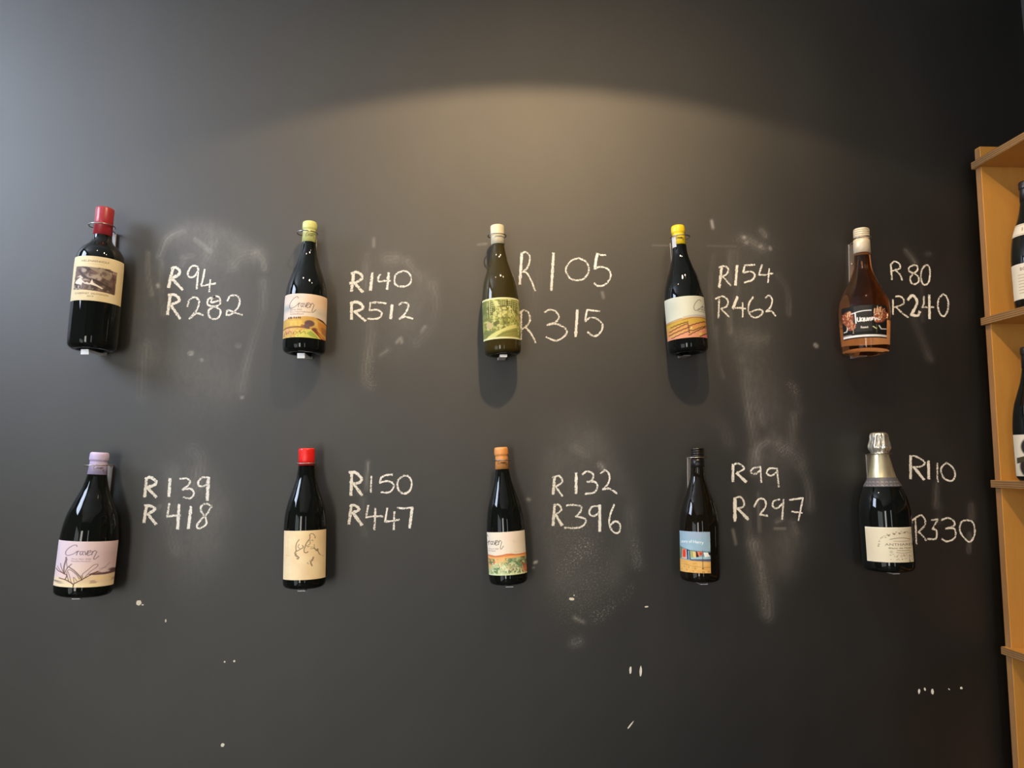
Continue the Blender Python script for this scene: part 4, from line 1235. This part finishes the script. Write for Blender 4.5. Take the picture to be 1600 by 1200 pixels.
def cap_sparkling():
    gold = speckled('pale_gold_foil', (0.72, 0.66, 0.44), 0.28, 0.12, 60, metal=0.8)
    silver = speckled('crumpled_silver_foil', (0.78, 0.76, 0.66), 0.25, 0.1, 120, metal=0.85)
    band = speckled('grey_neck_band', (0.10, 0.10, 0.115), 0.5, 0.15, 150)
    bandl = speckled('pale_band_lettering', (0.28, 0.27, 0.29), 0.5, 0.1, 150)

    def f(root, L, R, rfun):
        def r(t): return float(rfun(L * (1 - t)))
        # hood over cork and wire cage, crumpled into folds
        pts = []
        for t, q in ((0, 0), (0, .22), (.004, .29), (.012, .335), (.03, .36), (.05, .355), (.075, .385), (.10, .425), (.118, .43), (.128, .40), (.138, .37), (.150, .355), (.158, .35)):
            pts.append((q * R, L * (1 - t)))

        def wob(a, z):
            t = 1 - z / L
            return 1 + (.055 * math.sin(6 * a + 1.0) + .035 * math.sin(13 * a + 30 * t) + .02 * math.sin(21 * a - 60 * t)) * min(1, t / .02) * (1 if t < .13 else .3)
        lathe('foil_hood', pts, silver, root, 96, wob)
        fo = lathe('neck_foil', [(r(t) + .0009, L * (1 - t)) for t in np.linspace(.15, .338, 20)] + [(r(.338), L * (1 - .339))], gold, root, 64)
        bd = lathe('neck_band', [(r(.332), L * (1 - .332))] + [(r(t) + .0014, L * (1 - t)) for t in np.linspace(.332, .398, 10)] + [(r(.398), L * (1 - .399))], band, root, 64)
        st = []
        for row in range(2):
            for q in range(9):
                x = (q - 4) * .12 + .5
                st.append([(x - .04, .3 + row * .10), (x, .28 + row * .10), (x + .04, .31 + row * .10)])
        ribbon_on('band_lettering', st, rfun, .0019, .0016, 0, L * (1 - .366), .075, bandl, bd)
    return f


def rosé_glass():
    t = NT('rose_wine_glass')
    f = t.noise(6, 2, 0.5, t.coord())
    c = t.mix(f, (0.94, 0.38, 0.13), (0.97, 0.46, 0.19))
    return t.set(color=c, rough=0.01, trans=1.0, ior=1.36)


M['glass_rose'] = rosé_glass()
HANG = []     # (bottle root, label words, ring pixel, ring width px, ring offset)


def hang(root, words, ring, halfring):
    HANG.append((root, words, ring, halfring))


b = make_bottle((164.4, 326), (143.7, 547), 60, 'bordeaux', M['glass_black'], 'square-shouldered black bottle with dull red capsule and mountain picture label',
                cap=cap_capsule((156, 42, 50), .20, .385, .39, False, matname='dull_red_foil', rough=.32), art=art_mountain(), lab=(.385, .69, -4, 76))
hang(b, 'mountain label bottle with a dull red capsule', (159.5, 354), 18)
b = make_bottle((484.4, 347.5), (475, 553), 62, 'burgundy_a', M['glass_black'], 'dark bottle with pale green capsule and peach vineyard label, second in upper row',
                cap=cap_capsule((204, 208, 128), .16, .345, .345, True, True, 'pale_green_foil'), art=art_peach(), lab=(.585, .905, -3, 76))
hang(b, 'pale green capped bottle', (480.5, 365), 15.5)
b = make_bottle((776.7, 353), (785.4, 555), 57.5, 'burgundy_b', M['glass_olive'], 'olive glass bottle with ivory capsule and green engraved picture label',
                cap=cap_capsule((222, 212, 180), .15, .375, .37, False, False, 'ivory_foil', .5), art=art_green(), lab=(.592, .90, 2, 78))
hang(b, 'green labelled bottle with an ivory capsule', (776.5, 369), 14.5)
b = make_bottle((1058.7, 353.5), (1075.4, 552), 59, 'burgundy_d', M['glass_black'], 'black bottle with bright yellow capsule and pale vineyard rows label',
                cap=cap_capsule((238, 208, 40), .155, .345, .36, True, True, 'bright_yellow_foil'), art=art_vine(), lab=(.59, .905, 3, 76))
tape = speckled('white_paper_tape', (0.55, 0.55, 0.56), 0.7, 0.05, 80)
pr = [(p[0], p[1]) for p in PROF['burgundy_d']]


def paper_strip(root, z0, z1, r, ang0, ang1, mat):
    vs, fs = [], []
    n = 6
    for k in range(n + 1):
        a = rad(ang0 + (ang1 - ang0) * k / n)
        for zz in (z0, z1): vs.append((r * math.sin(a), -r * math.cos(a), zz))
    for k in range(n): fs.append((2 * k, 2 * k + 2, 2 * k + 3, 2 * k + 1))
    me = bpy.data.meshes.new('neck_seal'); me.from_pydata(vs, [], fs)
    return link('neck_seal', me, mat, root, True)


paper_strip(b, .2425, .2665, .0166, -66, -22, tape)
hang(b, 'yellow-capped bottle', (1062.5, 371), 15)
b = make_bottle((1345.6, 358.5), (1352.6, 553), 64, 'rose', M['glass_rose'], 'pink rosé bottle with cream screw cap and black label of fluffy heads',
                cap=cap_screw((216, 204, 178), .20, .345, 'cream_screw_cap'), art=art_black(), lab=(.655, .905, -1, 58))
ts5 = [p[0] for p in PROF['rose']]; R5 = 64 * 1.6 / FPX / 2
paper = Art(40, 40, (238, 226, 204))
L5 = max(v.co.z for v in b.children[0].data.vertices) / (1 - .012)
bl = label_mesh('back_label', paper, lambda zz: pchip(ts5, [p[1] * R5 for p in PROF['rose']], 1 - np.asarray(zz, float) / L5), L5 * .09, L5 * .28, rad(180), rad(46), b, 40, 20, .0006)  # pale sheet added behind the wine to brighten it through the glass
hang(b, 'pink rosé bottle', (1347.5, 373), 14)
b = make_bottle((156.2, 707), (129.6, 929), 70, 'burgundy_b', M['glass_black'], 'wide black bottle with lilac capsule and lilac bare-vine label',
                cap=cap_capsule((196, 182, 216), .158, .335, .345, True, True, 'lilac_foil'), art=lift_lower_row(art_lilac(), 1.12), lab=(.617, .925, -3, 78), yb=-0.054)
hang(b, 'lilac-capped bottle', (156, 727), 20)
b = make_bottle((479.3, 700.6), (475.4, 917), 61.5, 'burgundy_c', M['glass_black'], 'black bottle with shiny bright red capsule and plain cream sketch label',
                cap=cap_capsule((222, 34, 30), .126, .39, .40, False, False, 'bright_red_wax', .3), art=lift_lower_row(art_sketch(), 1.06), lab=(.59, .932, 0, 73))
hang(b, 'bright red capped bottle with the sketch label', (479, 724), 15)
b = make_bottle((782.8, 699), (794.8, 911), 59, 'burgundy_b', M['glass_black'], 'black bottle with orange capsule and orange hillside label',
                cap=cap_capsule((224, 152, 84), .163, .365, .375, True, True, 'orange_foil'), art=lift_lower_row(art_orange(), 1.06), lab=(.618, .925, -1, 75))
hang(b, 'orange-capped bottle', (785.5, 719), 14)
b = make_bottle((1089.3, 700), (1093.7, 907), 58, 'burgundy_d', M['glass_brown'], 'black bottle with black screw cap and blue beach washing line label',
                cap=cap_screw((26, 24, 23), .15, .345, 'black_screw_cap'), art=lift_lower_row(art_beach(), 1.0), lab=(.628, .928, -20, 52))
hang(b, 'black-capped bottle with the beach label', (1088, 714.7), 15)
b = make_bottle((1372.5, 675.6), (1388.8, 891), 65.6, 'sparkling', M['glass_black'], 'black sparkling wine bottle with gold neck foil and square cream label',
                cap=cap_sparkling(), art=lift_lower_row(art_anthares(), 0.95), lab=(.682, .925, 9, 59))
hang(b, 'foil-necked sparkling wine bottle', (1375, 709), 16)


# ------------------------------------------------------------------ wall holders
def holder(root, words, ring, halfring, lip):
    bpy.context.view_layer.update()
    mw = root.matrix_world
    zax = mw.to_3x3() @ Vector((0, 0, 1)); base = mw.translation
    # height of the ring on the bottle's axis
    L = 0.3
    want = at(*ring, -0.046)
    t = (want.z - base.z) / zax.z
    ax = base + zax * t
    rr = halfring * 1.4e-3
    cx = 0.5 * (want.x + ax.x) * 0 + want.x
    rc = Vector((cx, ax.y, want.z))
    h = empty('bottle_holder', Matrix.Translation((base.x, -0.002, base.z)), 'steel wall holder carrying the ' + words, 'bottle holder', 'steel bottle holders screwed to the wall')
    inv = Vector((base.x, -0.002, base.z))
    bm = bmesh.new()
    add_box(bm, -0.009, 0.009, -0.0025, 0.0008, -0.004, (want.z - base.z) - .001)
    # lean the strip with the bottle
    top = Vector((ax.x + (want.x - ax.x) * .3, 0, want.z))
    sh = (top.x - base.x) / (want.z - base.z)
    for v in bm.verts: v.co.x += sh * v.co.z
    from_bm('back_strip', bm, M['steel'], h, False, 0.0008)
    bm = bmesh.new()
    pts = []
    n = 40
    for k in range(n):
        a = 2 * math.pi * k / n
        pts.append(rc + Vector((rr * math.sin(a), -rr * math.cos(a), 0)) - inv)
    add_tube(bm, pts, 0.0013, 8, True)
    xs = top.x - inv.x
    for s in (-1, 1):
        add_tube(bm, [(xs + s * .006, 0.0, want.z - inv.z - .006), (xs + s * .006, -0.004, want.z - inv.z - .001), (xs + s * .006 + (rc.x - top.x) * .5, rc.y + rr * .93 + .002, want.z - inv.z)], 0.0013, 8)
    from_bm('neck_ring', bm, M['wire'], h, True)
    bm = bmesh.new()
    fy = base.y + (-0.026 if lip >= 0 else 0.010)
    add_box(bm, -0.008, 0.008, fy, -0.0005, -0.0045, -0.0025)
    if lip > 0.002: add_box(bm, -0.008, 0.008, fy - 0.0018, fy - 0.0001, -0.0045 - lip, -0.0025)
    from_bm('base_tab', bm, M['tab' if lip >= 0 else 'steel'], h, False, 0.0006)
    for zf in (.82, .25):
        zz = (want.z - base.z) * zf
        o = lathe('screw', [(0, .0012), (.002, .0011), (.0032, .0003), (.0033, -.0003)], M['wire'], h, 16)
        o.matrix_parent_inverse = Matrix.Identity(4)
        o.matrix_local = Matrix.Translation((sh * zz, -0.0026, zz)) @ Matrix.Rotation(rad(90), 4, 'X')


for r_, lip_ in zip(HANG, (.009, .009, .004, -1, -1, 0, 0, 0, 0, 0)): holder(*r_, lip_)

# ------------------------------------------------------------------ bookcase on the right wall
YF, YN = -0.034, -0.052         # far and near face of the end panel
p1, p2 = at(1533, 262, YN), at(1592, 1195, YN)
lean = (p2.x - p1.x) / (p2.z - p1.z)                    # the case leans a little


def case_x(zz): return p1.x + lean * (zz - p1.z)


bx0 = case_x(0.0)
case = empty('bookcase', Matrix.Translation((bx0, -0.034, 0)) , 'honey plywood bookcase holding wine bottles at the right edge', 'bookcase')
DEP, LEN, THK = 0.27, 0.95, 0.018


def case_part(name, x0, x1, y0, y1, z0, z1, mat, bevel=.0012):
    bm = bmesh.new()
    add_box(bm, x0, x1, y0, y1, z0, z1)
    if bevel: bmesh.ops.bevel(bm, geom=list(bm.edges), offset=bevel, segments=2, affect='EDGES', profile=.6)
    for v in bm.verts: v.co.x += lean * v.co.z
    return from_bm(name, bm, mat, case)


ptop = at(1545, 229, YN).z
sp = case_part('side_panel', 0, DEP, -THK, 0, 0, ptop, M['ply'])
case_part('front_edge', -0.0012, 0.0, -THK + .0015, -.0015, 0.01, ptop - .004, M['ply_front'], 0).parent = sp
case_part('side_panel', 0, DEP, -LEN, -LEN + THK, 0, ptop, M['ply'])
case_part('back_panel', DEP, DEP + .006, -LEN, 0, 0, ptop, M['case_back'])
zs_b = []
for (px, ya, yb_) in ((1518, 254, 265), (1536, 497, 508.5), (1553, 750, 761.5), (1570, 1010, 1022)):
    za, zb = at(px, ya, -.034).z, at(px, yb_, -.034).z
    zs_b.append(za)
    bd = case_part('shelf_board', -0.009, DEP, -LEN + .001, 0.001, zb, za, M['ply'], 0)
    case_part('layered_edge', -0.0105, -0.0088, -LEN + .001, 0.001, zb + .0003, za - .0003, M['ply_edge'], 0).parent = bd
zb = at(1585, 1290, -.034).z
case_part('shelf_board', -0.009, DEP, -LEN + .001, 0.001, zb - .016, zb, M['ply'], 0)

# two bottles on its shelves, cut by the edge of the frame
case_glass = M['glass_black']
for k, (px, py, zi, dw, pf, art, lab, txt) in enumerate((
        (1619, 480, 1, .040, 'burgundy_b', art_lines(), (.66, .93, 0, 75), 'dark bottle with white neck band standing on the upper bay shelf of the bookcase'),
        (1622, 742, 2, .040, 'burgundy_b', art_portrait(), (.66, .965, 0, 75), 'dark bottle with portrait label standing on the middle bay shelf of the bookcase'))):
    zb = zs_b[zi]
    yb = -0.135
    d = at(px, py, yb)
    B = Vector((d.x, yb, zb + .0005)); T = B + Vector((0, 0, .292))
    r = bottle_at(B, T, dw, pf, case_glass, txt, cap_capsule((30, 24, 24), .16, .36, .355, True, False, 'black_foil'), art, lab, 'wine_bottle', 'bottles on the bookcase')
    if k == 0:
        A = Art(80, 60, (236, 226, 205)); A.text('1895', .5, .5, .3, (150, 120, 90), .5); A.stroke([(0, .1), (1, .1)], .03, (170, 140, 100)); A.stroke([(0, .9), (1, .9)], .03, (170, 140, 100))
        ts = [p[0] for p in PROF[pf]]; rs = [p[1] * dw for p in PROF[pf]]
        nb = label_mesh('neck_label', A, lambda zz: pchip(ts, rs, 1 - np.asarray(zz, float) / .292), .292 * .56, .292 * .655, 0, rad(78), r, 60, 30)

# ------------------------------------------------------------------ ceiling spotlights
for k, lx in enumerate(LAMP_X):
    main = k == 1
    y = -1.05
    h = empty('ceiling_spotlight', Matrix.Translation((lx, y, CEIL_Z)), ('black ceiling spotlight over the left bottles', 'black ceiling spotlight over the middle bottles', 'black ceiling spotlight over the right bottles')[k], 'ceiling light', 'ceiling spotlights in front of the chalk wall')
    lathe('housing', [(0, 0), (.045, 0), (.046, -.03), (.044, -.034), (.038, -.034), (.036, -.012), (0, -.012)], M['dark_metal'], h, 40)
    lathe('bulb', [(0, -.0135), (.024, -.014), (.026, -.018), (.020, -.024), (0, -.026)], M['bulb' if main else 'bulb_side'], h, 24)
    ld = bpy.data.lights.new('spot_lamp', 'SPOT')
    ld.energy = SPOT_W if main else SPOT_SIDE
    ld.color = (1.0, 0.70, 0.40)
    ld.spot_size = rad(123)
    ld.spot_blend = 0.03
    ld.shadow_soft_size = 0.03
    lo = bpy.data.objects.new('spot_lamp', ld)
    COL.objects.link(lo)
    lo.parent = h
    lo.location = (0, 0, -.04)
